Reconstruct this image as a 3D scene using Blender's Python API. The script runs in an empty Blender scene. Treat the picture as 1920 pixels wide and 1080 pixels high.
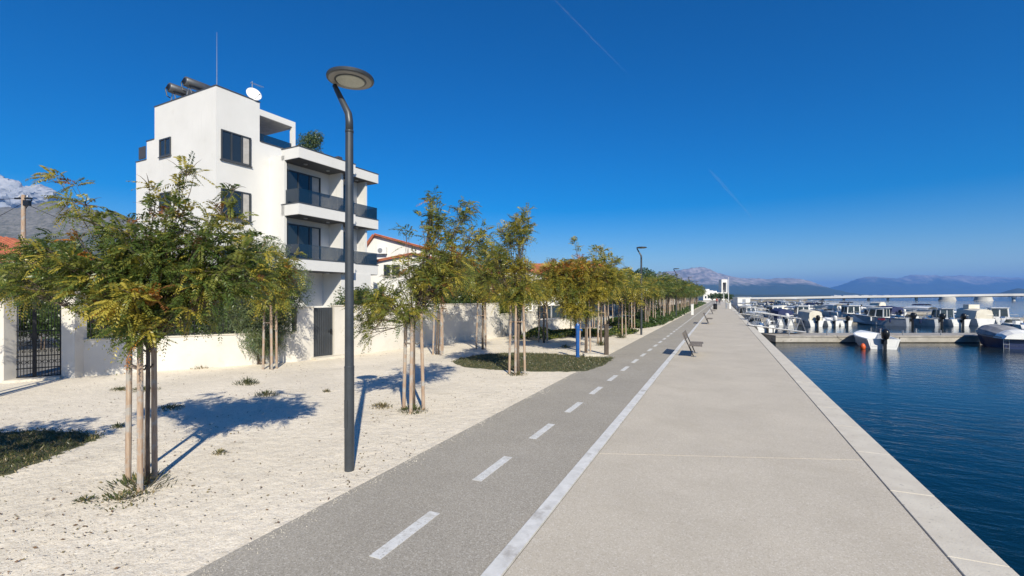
import bpy, bmesh, math, random
import numpy as np
from mathutils import Vector, Matrix
R = math.radians
C = bpy.context.scene.collection
scene = bpy.context.scene

# ------------------------------------------------------------------ camera, sky, sun, exposure
EYE = 2.2; FPX = 875.0; HY = 555.0; YAW = R(24.13)
SA, CA = math.sin(YAW), math.cos(YAW)
cam_d = bpy.data.cameras.new('camera'); cam = bpy.data.objects.new('camera', cam_d); C.objects.link(cam)
cam.location = (0, 0, EYE); cam.rotation_euler = (R(90), 0, YAW)
cam_d.sensor_width = 36; cam_d.lens = 36*FPX/1920; cam_d.shift_y = (HY-540)/1920
cam_d.clip_start = 0.1; cam_d.clip_end = 60000
scene.camera = cam
SUN_EL = R(35); SUN_DIR = Vector((0.64*math.cos(SUN_EL), -0.768*math.cos(SUN_EL), math.sin(SUN_EL))).normalized()
w = bpy.data.worlds.new('World'); scene.world = w; w.use_nodes = True
nt = w.node_tree; nt.nodes.clear()
sky = nt.nodes.new('ShaderNodeTexSky'); sky.sky_type = 'NISHITA'; sky.sun_disc = False
sky.sun_elevation = SUN_EL; sky.sun_rotation = math.atan2(SUN_DIR.x, SUN_DIR.y)
sky.altitude = 0; sky.air_density = 1.0; sky.dust_density = 0.15; sky.ozone_density = 4.0
hsv = nt.nodes.new('ShaderNodeHueSaturation'); hsv.inputs['Saturation'].default_value = 1.62; hsv.inputs['Hue'].default_value = .510; hsv.inputs['Value'].default_value = 1.02
bg = nt.nodes.new('ShaderNodeBackground'); bg.inputs[1].default_value = 0.085
wo = nt.nodes.new('ShaderNodeOutputWorld')
nt.links.new(sky.outputs[0], hsv.inputs['Color']); nt.links.new(hsv.outputs[0], bg.inputs[0]); nt.links.new(bg.outputs[0], wo.inputs[0])
sl = bpy.data.lights.new('sun', 'SUN'); so = bpy.data.objects.new('sun', sl); C.objects.link(so)
sl.energy = 5.0; sl.angle = R(0.53); sl.color = (1.0, 0.925, 0.775)
so.rotation_euler = SUN_DIR.to_track_quat('Z', 'Y').to_euler(); so.location = (20, -30, 40)
scene.view_settings.view_transform = 'Standard'; scene.view_settings.look = 'None'
scene.view_settings.exposure = 0.35; scene.view_settings.gamma = 1
scene.render.engine = 'CYCLES'
scene.cycles.volume_bounces = 1; scene.cycles.max_bounces = 8; scene.cycles.transparent_max_bounces = 12

# ------------------------------------------------------------------ helpers
def cw(u, d, z=0.0):                       # metres right of / ahead of the viewpoint -> world
    return Vector((u*CA - d*SA, u*SA + d*CA, z))
def G(px, py, z=0.0):                      # where the sight line meets level z
    d = FPX*(EYE-z)/(py-HY); return cw((px-960)/FPX*d, d, z)
def D(px, d, z=0.0): return cw((px-960)/FPX*d, d, z)
def ZH(py, d): return EYE + (HY-py)*d/FPX

class MB:
    def __init__(s): s.v = []; s.f = []; s.m = []
    def add(s, vs, fs, m=0):
        o = len(s.v); s.v += [tuple(x) for x in vs]; s.f += [tuple(i+o for i in f) for f in fs]; s.m += [m]*len(fs); return s
    def box(s, x0, x1, y0, y1, z0, z1, m=0, M=None):
        vs = [Vector((x, y, z)) for z in (z0, z1) for y in (y0, y1) for x in (x0, x1)]
        if M is not None: vs = [M @ a for a in vs]
        return s.add(vs, [(0,2,3,1),(4,5,7,6),(0,1,5,4),(2,6,7,3),(0,4,6,2),(1,3,7,5)], m)
    def bar(s, p0, p1, wd, th, m=0):
        p0 = Vector(p0); p1 = Vector(p1); a = (p1-p0).normalized()
        q = a.to_track_quat('Z', 'Y').to_matrix(); L = (p1-p0).length
        vs = [p0 + q @ Vector((x*wd/2, y*th/2, z)) for z in (0, L) for y in (-1, 1) for x in (-1, 1)]
        return s.add(vs, [(0,2,3,1),(4,5,7,6),(0,1,5,4),(2,6,7,3),(0,4,6,2),(1,3,7,5)], m)
    def tube(s, pts, rad, n=8, m=0, cap=True):
        pts = [Vector(p) for p in pts]
        if not hasattr(rad, '__len__'): rad = [rad]*len(pts)
        vs = []; ref = None
        for i, p in enumerate(pts):
            a = (pts[min(i+1, len(pts)-1)] - pts[max(i-1, 0)]).normalized()
            if ref is None: ref = Vector((1, 0, 0)) if abs(a.x) < .8 else Vector((0, 1, 0))
            b = a.cross(ref).normalized(); c = a.cross(b).normalized(); ref = -c if False else ref
            for k in range(n):
                t = 2*math.pi*k/n; vs.append(p + (b*math.cos(t) + c*math.sin(t))*rad[i])
        fs = []
        for i in range(len(pts)-1):
            for k in range(n):
                fs.append((i*n+k, i*n+(k+1) % n, (i+1)*n+(k+1) % n, (i+1)*n+k))
        if cap: fs.append(tuple(range(n-1, -1, -1))); fs.append(tuple((len(pts)-1)*n+k for k in range(n)))
        return s.add(vs, fs, m)
    def lathe(s, prof, n=24, m=0, M=None, sx=1, sy=1):     # prof: (r, z)
        vs = []
        for r, z in prof:
            for k in range(n):
                t = 2*math.pi*k/n; v = Vector((r*math.cos(t)*sx, r*math.sin(t)*sy, z)); vs.append(M @ v if M is not None else v)
        fs = []
        for i in range(len(prof)-1):
            for k in range(n): fs.append((i*n+k, i*n+(k+1) % n, (i+1)*n+(k+1) % n, (i+1)*n+k))
        fs.append(tuple(range(n-1, -1, -1))); fs.append(tuple((len(prof)-1)*n+k for k in range(n)))
        return s.add(vs, fs, m)
    def prism(s, poly, z0, z1, m=0, M=None):
        n = len(poly); vs = [Vector((p[0], p[1], z)) for z in (z0, z1) for p in poly]
        if M is not None: vs = [M @ a for a in vs]
        fs = [tuple(range(n-1, -1, -1)), tuple(range(n, 2*n))] + [(i, (i+1) % n, (i+1) % n+n, i+n) for i in range(n)]
        return s.add(vs, fs, m)
    def build(s, name, mats, parent=None, smooth=False, bevel=0):
        me = bpy.data.meshes.new(name); me.from_pydata(s.v, [], s.f)
        if not isinstance(mats, (list, tuple)): mats = [mats]
        for q in mats: me.materials.append(q)
        me.polygons.foreach_set('material_index', s.m)
        bm = bmesh.new(); bm.from_mesh(me); bmesh.ops.recalc_face_normals(bm, faces=bm.faces); bm.to_mesh(me); bm.free()
        if smooth: me.polygons.foreach_set('use_smooth', [True]*len(me.polygons))
        o = bpy.data.objects.new(name, me); C.objects.link(o); o.parent = parent
        if bevel:
            b = o.modifiers.new('bevel', 'BEVEL'); b.width = bevel; b.segments = 2; b.limit_method = 'ANGLE'
        return o

def tag(o, label=None, cat=None, group=None, kind=None):
    if label: o['label'] = label
    if cat: o['category'] = cat
    if group: o['group'] = group
    if kind: o['kind'] = kind
    return o
def thing(name, loc, rotz, label, cat, group=None):
    o = bpy.data.objects.new(name, None); C.objects.link(o); o.location = loc; o.rotation_euler = (0, 0, rotz)
    o.empty_display_size = .2
    return tag(o, label, cat, group)
def struct(o): o['kind'] = 'structure'; return o
def copy_tree(o, parent=None):
    c = o.copy(); C.objects.link(c)
    if parent is not None: c.parent = parent
    for ch in list(o.children): copy_tree(ch, c)
    return c
def rng(s): return random.Random(s)

# ------------------------------------------------------------------ materials
def mat(name): m = bpy.data.materials.new(name); m.use_nodes = True; return m
def N(m, t, **kw):
    n = m.node_tree.nodes.new(t)
    for k, v in kw.items():
        if k in n.inputs: n.inputs[k].default_value = v
        else: setattr(n, k, v)
    return n
def L(m, a, b): m.node_tree.links.new(a, b)
def bsdf(m): return m.node_tree.nodes['Principled BSDF']
def c4(c): return (c[0], c[1], c[2], 1)
def noisy(name, c1, c2, scale=5, rough=.6, detail=6, bump=0, bscale=None, metallic=0, spec=.5, lo=.35, hi=.65, coord='Object', stretch=None, extra=None, stain_streak=False):
    m = mat(name); b = bsdf(m); tc = N(m, 'ShaderNodeTexCoord'); src = tc.outputs[coord]
    if stretch:
        mp = N(m, 'ShaderNodeMapping'); mp.inputs['Scale'].default_value = stretch; L(m, src, mp.inputs[0]); src = mp.outputs[0]
    n = N(m, 'ShaderNodeTexNoise', Scale=scale, Detail=detail, Roughness=.6); L(m, src, n.inputs['Vector'])
    r = N(m, 'ShaderNodeValToRGB'); r.color_ramp.elements[0].position = lo; r.color_ramp.elements[1].position = hi
    r.color_ramp.elements[0].color = c4(c1); r.color_ramp.elements[1].color = c4(c2)
    L(m, n.outputs[0], r.inputs[0]); out = r.outputs[0]
    if extra:                                   # (scale, c, lo, hi): blotches/stains of colour c
        for (es, ec, elo, ehi) in extra:
            n2 = N(m, 'ShaderNodeTexNoise', Scale=es, Detail=5.0, Roughness=.65); L(m, tc.outputs[coord], n2.inputs['Vector'])
            mr = N(m, 'ShaderNodeMapRange'); mr.inputs[1].default_value = elo; mr.inputs[2].default_value = ehi; L(m, n2.outputs[0], mr.inputs[0])
            mx = N(m, 'ShaderNodeMix', data_type='RGBA'); L(m, mr.outputs[0], mx.inputs['Factor']); L(m, out, mx.inputs['A']); mx.inputs['B'].default_value = c4(ec)
            out = mx.outputs['Result']
    if stain_streak:
        ms = N(m, 'ShaderNodeMapping'); ms.inputs['Scale'].default_value = (5, 5, .25); L(m, tc.outputs['Object'], ms.inputs[0])
        ns = N(m, 'ShaderNodeTexNoise', Scale=1.0, Detail=6.0, Roughness=.6); L(m, ms.outputs[0], ns.inputs['Vector'])
        sr = N(m, 'ShaderNodeMapRange'); sr.inputs[1].default_value = .58; sr.inputs[2].default_value = .78; sr.inputs[4].default_value = .35; L(m, ns.outputs[0], sr.inputs[0])
        sx = N(m, 'ShaderNodeMix', data_type='RGBA'); L(m, sr.outputs[0], sx.inputs['Factor']); L(m, out, sx.inputs['A']); sx.inputs['B'].default_value = (.48, .47, .43, 1); out = sx.outputs['Result']
    L(m, out, b.inputs['Base Color']); b.inputs['Roughness'].default_value = rough; b.inputs['Metallic'].default_value = metallic
    b.inputs['Specular IOR Level'].default_value = spec
    if bump:
        n3 = N(m, 'ShaderNodeTexNoise', Scale=bscale or scale*4, Detail=4.0); L(m, src, n3.inputs['Vector'])
        bp = N(m, 'ShaderNodeBump', Strength=bump, Distance=.01); L(m, n3.outputs[0], bp.inputs['Height']); L(m, bp.outputs[0], b.inputs['Normal'])
    return m
def aggregate(name, base, light, dark, vs, big=(.9, 1.05), bump=.25, rough=.8, fl=.35, fd=.25, stain=None, und=0):
    """crushed stone surface: grain cells of three tones, broad tonal drift, worn stains"""
    m = mat(name); b = bsdf(m); tc = N(m, 'ShaderNodeTexCoord')
    v = N(m, 'ShaderNodeTexVoronoi', Scale=vs); L(m, tc.outputs['Object'], v.inputs['Vector'])
    sep = N(m, 'ShaderNodeSeparateColor'); L(m, v.outputs['Color'], sep.inputs[0])
    r = N(m, 'ShaderNodeValToRGB'); cr = r.color_ramp; cr.interpolation = 'LINEAR'
    cr.elements[0].position = 0; cr.elements[0].color = c4(dark); cr.elements[1].position = fd; cr.elements[1].color = c4(base)
    e = cr.elements.new(1-fl); e.color = c4(base); e = cr.elements.new(1.0); e.color = c4(light)
    L(m, sep.outputs[0], r.inputs[0])
    n = N(m, 'ShaderNodeTexNoise', Scale=.6, Detail=7.0, Roughness=.62); L(m, tc.outputs['Object'], n.inputs['Vector'])
    mr = N(m, 'ShaderNodeMapRange'); mr.inputs[1].default_value = .3; mr.inputs[2].default_value = .7; mr.inputs[3].default_value = big[0]; mr.inputs[4].default_value = big[1]
    L(m, n.outputs[0], mr.inputs[0])
    mu = N(m, 'ShaderNodeVectorMath', operation='SCALE'); L(m, r.outputs[0], mu.inputs[0]); L(m, mr.outputs[0], mu.inputs['Scale'])
    out = mu.outputs[0]
    if stain:
        n2 = N(m, 'ShaderNodeTexNoise', Scale=stain[0], Detail=8.0, Roughness=.7); L(m, tc.outputs['Object'], n2.inputs['Vector'])
        m2 = N(m, 'ShaderNodeMapRange'); m2.inputs[1].default_value = stain[2]; m2.inputs[2].default_value = stain[3]; m2.inputs[4].default_value = stain[4]; L(m, n2.outputs[0], m2.inputs[0])
        mx = N(m, 'ShaderNodeMix', data_type='RGBA'); L(m, m2.outputs[0], mx.inputs['Factor']); L(m, out, mx.inputs['A']); mx.inputs['B'].default_value = c4(stain[1]); out = mx.outputs['Result']
    L(m, out, b.inputs['Base Color']); b.inputs['Roughness'].default_value = rough; b.inputs['Specular IOR Level'].default_value = .3
    bp = N(m, 'ShaderNodeBump', Strength=bump*.7, Distance=.006); L(m, v.outputs['Distance'], bp.inputs['Height'])
    if und:
        nu = N(m, 'ShaderNodeTexNoise', Scale=5.5, Detail=4.0, Roughness=.55); L(m, tc.outputs['Object'], nu.inputs['Vector'])
        b2 = N(m, 'ShaderNodeBump', Strength=.6, Distance=und); L(m, nu.outputs[0], b2.inputs['Height']); L(m, b2.outputs[0], bp.inputs['Normal'])
    L(m, bp.outputs[0], b.inputs['Normal'])
    return m
def plain(name, c, rough=.5, metallic=0, var=.12, scale=3, bump=0, spec=.5):
    lo = tuple(x*(1-var) for x in c); hi = tuple(min(1, x*(1+var)) for x in c)
    return noisy(name, lo, hi, scale, rough, 4, bump, None, metallic, spec)
def glassy(name, c, rough=.06, alpha=1.0):
    m = mat(name); b = bsdf(m); b.inputs['Base Color'].default_value = c4(c); b.inputs['Roughness'].default_value = rough
    b.inputs['Specular IOR Level'].default_value = .8
    tc = N(m, 'ShaderNodeTexCoord'); n = N(m, 'ShaderNodeTexNoise', Scale=1.2); L(m, tc.outputs['Object'], n.inputs['Vector'])
    bp = N(m, 'ShaderNodeBump', Strength=.04, Distance=.05); L(m, n.outputs[0], bp.inputs['Height']); L(m, bp.outputs[0], b.inputs['Normal'])
    b.inputs['Alpha'].default_value = alpha
    return m
def leafmat(name, c1, c2, trans=.42):
    m = mat(name); nt = m.node_tree; b = bsdf(m); tc = N(m, 'ShaderNodeTexCoord')
    n = N(m, 'ShaderNodeTexNoise', Scale=7.0, Detail=3.0); L(m, tc.outputs['Object'], n.inputs['Vector'])
    r = N(m, 'ShaderNodeValToRGB'); r.color_ramp.elements[0].position = .36; r.color_ramp.elements[1].position = .64
    r.color_ramp.elements[0].color = c4(c1); r.color_ramp.elements[1].color = c4(c2); L(m, n.outputs[0], r.inputs[0])
    L(m, r.outputs[0], b.inputs['Base Color']); b.inputs['Roughness'].default_value = .34; b.inputs['Specular IOR Level'].default_value = .5
    t = N(m, 'ShaderNodeBsdfTranslucent'); L(m, r.outputs[0], t.inputs['Color'])
    mx = N(m, 'ShaderNodeMixShader'); mx.inputs[0].default_value = trans
    L(m, b.outputs[0], mx.inputs[1]); L(m, t.outputs[0], mx.inputs[2]); L(m, mx.outputs[0], nt.nodes['Material Output'].inputs[0])
    return m

M = {}
M['gravel'] = aggregate('pale_gravel', (.75, .67, .54), (.84, .78, .66), (.58, .51, .40), 85, (.86, 1.08), .5, .9, .35, .3, (2.2, (.36, .31, .23), .56, .74, .5), und=.05)
M['path'] = aggregate('grey_aggregate', (.35, .32, .27), (.49, .46, .40), (.25, .23, .19), 105, (.90, 1.07), .25, .85, .25, .35, (1.1, (.17, .165, .15), .58, .75, .4))
M['prom'] = aggregate('beige_concrete', (.53, .475, .385), (.65, .60, .52), (.42, .37, .29), 110, (.90, 1.05), .15, .8, .22, .25, (.8, (.40, .35, .27), .50, .76, .5))
M['coping'] = noisy('limestone_coping', (.56, .51, .42), (.64, .59, .49), 3, .75, 8, .25, 60, extra=[(25, (.32, .30, .26), .6, .72)])
M['kerb'] = noisy('white_kerb', (.58, .575, .55), (.70, .695, .67), 9, .7, 6, .15, 60, extra=[(4, (.42, .40, .37), .55, .7)])
M['paint'] = noisy('road_paint', (.60, .60, .58), (.72, .72, .70), 14, .6, 8, .1, 90, extra=[(45, (.36, .34, .30), .55, .68), (5, (.50, .48, .43), .5, .7)])
M['joint'] = plain('dark_joint', (.16, .15, .13), .9)
M['sand_joint'] = plain('pale_joint', (.47, .45, .41), .9)
M['earth'] = noisy('land_soil', (.16, .14, .10), (.26, .23, .17), .02, .9)
M['render'] = noisy('white_render', (.66, .65, .615), (.71, .70, .665), .5, .75, 6, .08, 30, extra=[(.9, (.60, .585, .54), .6, .8)], stain_streak=True)
M['wallpaint'] = noisy('garden_wall_render', (.56, .53, .47), (.66, .63, .57), .8, .85, 8, .2, 25, extra=[(2.5, (.48, .45, .38), .6, .78)])
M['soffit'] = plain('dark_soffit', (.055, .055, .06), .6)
M['frame'] = plain('anthracite_frame', (.045, .05, .055), .4)
M['glass'] = glassy('window_glass', (.02, .028, .035), .03)
M['railglass'] = glassy('tinted_rail_glass', (.008, .025, .05), .02, .66)
M['curtain'] = plain('curtain', (.42, .40, .37), .9)
M['capmetal'] = plain('parapet_metal', (.09, .095, .10), .45, .3)
M['lamp'] = noisy('lamp_paint', (.043, .050, .057), (.060, .068, .076), 4, .42, 4, .03, 80, .25)
M['lampshell'] = noisy('lamp_underside', (.22, .215, .205), (.28, .275, .26), 4, .5)
M['lens'] = noisy('lamp_lens', (.40, .41, .33), (.50, .50, .42), 60, .25, 2, .4, 120)
M['bark'] = noisy('tree_bark', (.085, .062, .045), (.19, .145, .11), 14, .9, 8, .8, 30, stretch=(3, 3, .6))
M['stake'] = noisy('stake_wood', (.29, .19, .125), (.44, .34, .25), 9, .8, 8, .5, 30, stretch=(5, 5, .35), extra=[(5, (.35, .33, .30), .5, .62)])
M['strap'] = plain('tie_strap', (.08, .065, .05), .8)
M['g1'] = leafmat('leaf_deep_green', (.070, .115, .025), (.125, .175, .042))
M['g2'] = leafmat('leaf_olive_green', (.155, .185, .036), (.25, .26, .055))
M['y1'] = leafmat('leaf_yellow', (.34, .29, .04), (.48, .40, .07))
M['o1'] = leafmat('leaf_orange', (.42, .15, .025), (.52, .25, .045))
M['r1'] = leafmat('leaf_brown', (.20, .085, .03), (.32, .15, .06))
M['e1'] = leafmat('evergreen_leaf', (.025, .055, .015), (.055, .095, .025), .2)
M['t2'] = leafmat('feathery_olive_leaf', (.13, .17, .06), (.20, .22, .085), .3)
M['t1'] = leafmat('feathery_leaf', (.10, .15, .075), (.17, .22, .11), .3)
M['grass'] = leafmat('grass_blade', (.055, .075, .022), (.11, .12, .045), .25)
M['drygrass'] = leafmat('dry_blade', (.20, .16, .075), (.30, .24, .12), .25)
M['turf'] = noisy('turf_soil', (.050, .058, .028), (.11, .11, .055), 20, .95, 8, .5, 60)
M['litter'] = plain('leaf_litter', (.14, .085, .045), .85, var=.4, scale=1)
M['pebble'] = plain('pebble', (.42, .39, .33), .85, var=.35, scale=2)
M['iron'] = plain('black_iron', (.015, .015, .017), .45, .4)
M['bluepaint'] = noisy('blue_enamel', (.010, .075, .27), (.016, .10, .34), 5, .35, 5, .05, extra=[(30, (.25, .27, .3), .70, .76)])
M['rustywood'] = noisy('weathered_timber', (.045, .034, .027), (.11, .085, .065), 10, .85, 8, .5, 40, stretch=(4, 4, .5))
M['benchwood'] = noisy('bench_slats', (.13, .11, .09), (.25, .21, .165), 10, .7, 6, .3, 40, stretch=(5, .5, 5))
M['tile'] = noisy('terracotta_tile', (.34, .09, .045), (.46, .16, .08), 3, .8, 6, .4, 12)
M['tank'] = plain('tank_steel', (.11, .115, .12), .45, .5)
M['steel'] = plain('galvanised_steel', (.42, .43, .44), .4, .7)
M['whitegrp'] = noisy('white_gelcoat', (.68, .68, .66), (.78, .78, .76), 1.5, .3, 5, extra=[(5, (.55, .53, .47), .62, .74)])
M['creamgrp'] = noisy('cream_cover', (.58, .54, .44), (.68, .64, .54), 1.5, .7, 5, .3, 9)
M['navy'] = noisy('navy_canvas', (.012, .02, .075), (.022, .035, .12), 2, .75, 5, .4, 8)
M['greycanvas'] = noisy('grey_canvas', (.20, .205, .22), (.33, .335, .35), 2, .8, 5, .5, 6)
M['greyhull'] = plain('grey_hull', (.40, .42, .45), .35)
M['bluehull'] = plain('dark_blue_hull', (.02, .03, .085), .3)
M['black'] = plain('black_plastic', (.012, .012, .013), .3)
M['boatglass'] = glassy('boat_window', (.03, .045, .055), .08)
M['rope'] = plain('rope', (.5, .47, .40), .9)
M['boxblue'] = plain('blue_plastic', (.03, .10, .25), .5)
M['red'] = plain('red_paint', (.42, .03, .03), .5)
M['orange'] = plain('orange_buoy', (.62, .10, .02), .5)
M['woodtrim'] = plain('varnished_wood', (.20, .095, .04), .4)
M['pontoon'] = noisy('pontoon_concrete', (.30, .28, .24), (.44, .41, .36), 1.5, .9, 8, .3, 20, extra=[(3, (.17, .15, .12), .56, .72)])
M['pontdark'] = noisy('wet_waterline', (.035, .03, .022), (.08, .07, .05), 2, .7)
M['deckwood'] = noisy('grey_deck_boards', (.27, .25, .22), (.40, .37, .33), 3, .85, 6, .3, 20)
M['bridge'] = noisy('bridge_concrete', (.58, .57, .54), (.68, .67, .64), .05, .8)
M['pierconc'] = noisy('pier_concrete', (.36, .35, .32), (.48, .47, .43), .3, .85)
M['bridgeunder'] = plain('bridge_girder', (.10, .12, .14), .7)
M['skin'] = plain('skin', (.42, .24, .16), .6); M['hair'] = plain('hair', (.03, .02, .015), .7)
M['cloth1'] = plain('dark_jacket', (.03, .035, .05), .8); M['cloth2'] = plain('red_shirt', (.35, .05, .04), .8); M['cloth3'] = plain('blue_trousers', (.04, .06, .11), .8)
M['redterra'] = plain('paving', (.20, .19, .17), .85, var=.3, scale=2)

def watermat():
    m = mat('sea_water'); b = bsdf(m); tc = N(m, 'ShaderNodeTexCoord')
    b.inputs['Base Color'].default_value = (.001, .014, .024, 1); b.inputs['Roughness'].default_value = .05
    b.inputs['IOR'].default_value = 1.33; b.inputs['Specular IOR Level'].default_value = .30
    mp = N(m, 'ShaderNodeMapping'); mp.inputs['Rotation'].default_value = (0, 0, R(20)); mp.inputs['Scale'].default_value = (.75, 1.5, 1)
    L(m, tc.outputs['Object'], mp.inputs[0])
    a = N(m, 'ShaderNodeTexNoise', Scale=1.7, Detail=5.0, Roughness=.62, Distortion=.4); L(m, mp.outputs[0], a.inputs['Vector'])
    c = N(m, 'ShaderNodeTexNoise', Scale=7.0, Detail=3.0, Roughness=.5); L(m, mp.outputs[0], c.inputs['Vector'])
    ad = N(m, 'ShaderNodeMath', operation='MULTIPLY_ADD'); L(m, c.outputs[0], ad.inputs[0]); ad.inputs[1].default_value = .18; L(m, a.outputs[0], ad.inputs[2])
    bp = N(m, 'ShaderNodeBump', Strength=.5, Distance=.045); L(m, ad.outputs[0], bp.inputs['Height'])
    mp2 = N(m, 'ShaderNodeMapping'); mp2.inputs['Rotation'].default_value = (0, 0, -YAW); mp2.inputs['Scale'].default_value = (.012, .09, 1); L(m, tc.outputs['Object'], mp2.inputs[0])
    e = N(m, 'ShaderNodeTexNoise', Scale=1.0, Detail=3.0, Roughness=.5); L(m, mp2.outputs[0], e.inputs['Vector'])
    er = N(m, 'ShaderNodeMapRange'); er.inputs[1].default_value = .38; er.inputs[2].default_value = .62; er.inputs[3].default_value = .16; er.inputs[4].default_value = .6; L(m, e.outputs[0], er.inputs[0]); L(m, er.outputs[0], bp.inputs['Strength']); L(m, bp.outputs[0], b.inputs['Normal'])
    return m
M['water'] = watermat()
def rockmat(name, green, rock, rock2, s, hz):
    m = mat(name); b = bsdf(m); tc = N(m, 'ShaderNodeTexCoord'); gm = N(m, 'ShaderNodeNewGeometry')
    n = N(m, 'ShaderNodeTexNoise', Scale=s, Detail=10.0, Roughness=.7); L(m, tc.outputs['Object'], n.inputs['Vector'])
    n2 = N(m, 'ShaderNodeTexNoise', Scale=s*6, Detail=8.0, Roughness=.7); L(m, tc.outputs['Object'], n2.inputs['Vector'])
    sp = N(m, 'ShaderNodeSeparateXYZ'); L(m, tc.outputs['Object'], sp.inputs[0])
    h = N(m, 'ShaderNodeMapRange'); h.inputs[1].default_value = hz[0]; h.inputs[2].default_value = hz[1]; h.inputs[3].default_value = -.25; h.inputs[4].default_value = .25; L(m, sp.outputs[2], h.inputs[0])
    ad = N(m, 'ShaderNodeMath', operation='ADD'); L(m, n.outputs[0], ad.inputs[0]); L(m, h.outputs[0], ad.inputs[1])
    r = N(m, 'ShaderNodeValToRGB'); r.color_ramp.elements[0].position = .44; r.color_ramp.elements[1].position = .58
    L(m, ad.outputs[0], r.inputs[0])
    r2 = N(m, 'ShaderNodeValToRGB'); r2.color_ramp.elements[0].position = .4; r2.color_ramp.elements[1].position = .6
    r2.color_ramp.elements[0].color = c4(rock2); r2.color_ramp.elements[1].color = c4(rock); L(m, n2.outputs[0], r2.inputs[0])
    mx = N(m, 'ShaderNodeMix', data_type='RGBA'); L(m, r.outputs[0], mx.inputs['Factor']); mx.inputs['A'].default_value = c4(green); L(m, r2.outputs[0], mx.inputs['B'])
    L(m, mx.outputs['Result'], b.inputs['Base Color']); b.inputs['Roughness'].default_value = .95; b.inputs['Specular IOR Level'].default_value = .1
    return m

# ------------------------------------------------------------------ ground, path, promenade, water
XL, XW, XC, XQ = -3.83, -1.71, 1.73, 2.12       # path left edge, kerb line, coping, quay edge
YE = 215.0
g = MB(); g.prism([(-6000, -60), (XQ-.05, -60), (XQ-.05, YE+30), (40, YE+60), (60, 420), (-200, 1400), (-6000, 5200)], -4, -.03)
struct(g.build('ground', M['earth']))
g = MB(); g.box(-60, XL, -25, YE, -.028, 0); struct(g.build('gravel_ground', M['gravel']))
g = MB(); g.box(XL, XW-.001, -25, YE, -.027, .004); struct(g.build('cycle_path', M['path']))
g = MB(); g.box(XW, XW+.14, -25, YE, -.026, .022); g.box(XW+.14, XW+.16, -25, YE, -.026, -.006, 1); struct(g.build('kerb_strip', [M['kerb'], M['joint']]))
prom = MB()
yj = [-9.3, 6.4, 22.1, 38, 54, 70, 86, 102, 118, 134, 150, 166, 182, 198, YE]
sk = .36
for i in range(len(yj)-1):
    x0, x1 = XW+.16, XC-.012; gp = .008
    prom.prism([(x0, yj[i]+gp), (x1, yj[i]+gp+sk*(x1-x0)), (x1, yj[i+1]-gp+sk*(x1-x0)), (x0, yj[i+1]-gp)], -.026, .016)
struct(prom.build('promenade', M['prom']))
g = MB(); g.box(XW+.16, XC, -25, YE, -.03, .008); struct(g.build('promenade_joints', M['sand_joint']))
g = MB(); r_ = rng(4); y = -8.0
while y < YE:
    l = 1.45; dz = r_.uniform(-.002, .002)
    g.box(XC, XQ, y+.005, y+l-.005, -.25, .026+dz); y += l
struct(g.build('quay_coping', M['coping'], bevel=.006))
g = MB(); g.box(1.2, XQ-.04, -25, YE, -5, -.251); struct(g.build('quay_wall', M['pontoon']))
dm = MB()
for k in range(-3, 90):
    yc = 3.55 + 1.79*k; dm.box(-2.71, -2.59, yc-.45, yc+.45, .005, .0085)
struct(dm.build('lane_marking', M['paint']))
g = MB(); g.add([(-9000, -3000, -1), (26000, -3000, -1), (26000, 26000, -1), (-9000, 26000, -1)], [(0, 1, 2, 3)])
struct(g.build('water', M['water']))

# scattered crumbs on the gravel (nobody could count them)
def scatter(n, seed, fn): 
    r = np.random.default_rng(seed); return fn(r, n)
def quads_object(name, P, A, B, mats, mi=None, parent=None, smooth=False):
    """P centre (n,3), A and B half axes; one quad each"""
    n = len(P); V = np.stack([P-A, P-B, P+A, P+B], 1).reshape(-1, 3).astype(np.float32)
    me = bpy.data.meshes.new(name); me.vertices.add(4*n); me.vertices.foreach_set('co', V.ravel())
    me.loops.add(4*n); me.loops.foreach_set('vertex_index', np.arange(4*n, dtype=np.int32))
    me.polygons.add(n); me.polygons.foreach_set('loop_start', np.arange(0, 4*n, 4, dtype=np.int32))
    try: me.polygons.foreach_set('loop_total', np.full(n, 4, dtype=np.int32))
    except Exception: pass
    for q in (mats if isinstance(mats, list) else [mats]): me.materials.append(q)
    if mi is not None: me.polygons.foreach_set('material_index', mi.astype(np.int32))
    me.update(); me.validate()
    o = bpy.data.objects.new(name, me); C.objects.link(o); o.parent = parent; return o
r = np.random.default_rng(3)
def gravel_pts(n, r, dmax=22):
    d = 2.5 + (dmax-2.5)*r.random(n)**1.6; u = -d*1.15 + r.random(n)*d*1.6
    X = u*CA - d*SA; Y = u*SA + d*CA
    k = (X < XL-.03) & (X > -14.5); return X[k], Y[k]
X, Y = gravel_pts(17000, r); n = len(X); cl = np.sin(X*1.7+2)*np.cos(Y*1.3) + r.random(n)*1.6 > .75; X, Y = X[cl], Y[cl]; n = len(X)
P = np.stack([X, Y, np.full(n, .008) + r.random(n)*.008], 1); a = r.random(n)*6.28; l = .006 + .016*r.random(n)**2
A = np.stack([np.cos(a)*l, np.sin(a)*l, (r.random(n)-.5)*l*.8], 1); B = np.stack([-np.sin(a)*l*.45, np.cos(a)*l*.45, (r.random(n)-.3)*l*.6], 1)
tag(quads_object('leaf_litter', P, A, B, [M['litter'], M['drygrass']], (r.random(n) > .6)), 'scattered dry brown leaf crumbs strewn over the pale gravel', 'leaf litter', kind='stuff')
X, Y = gravel_pts(7000, r, 12); n = len(X)
pb = MB()
Y2 = 1.2 + 16*r.random(2600)**1.5; X2 = XL + np.abs(r.normal(0, .09, 2600))*(.6+.8*np.abs(np.sin(Y2*1.7))); X = np.concatenate([X, X2]); Y = np.concatenate([Y, Y2]); n = len(X)
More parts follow.
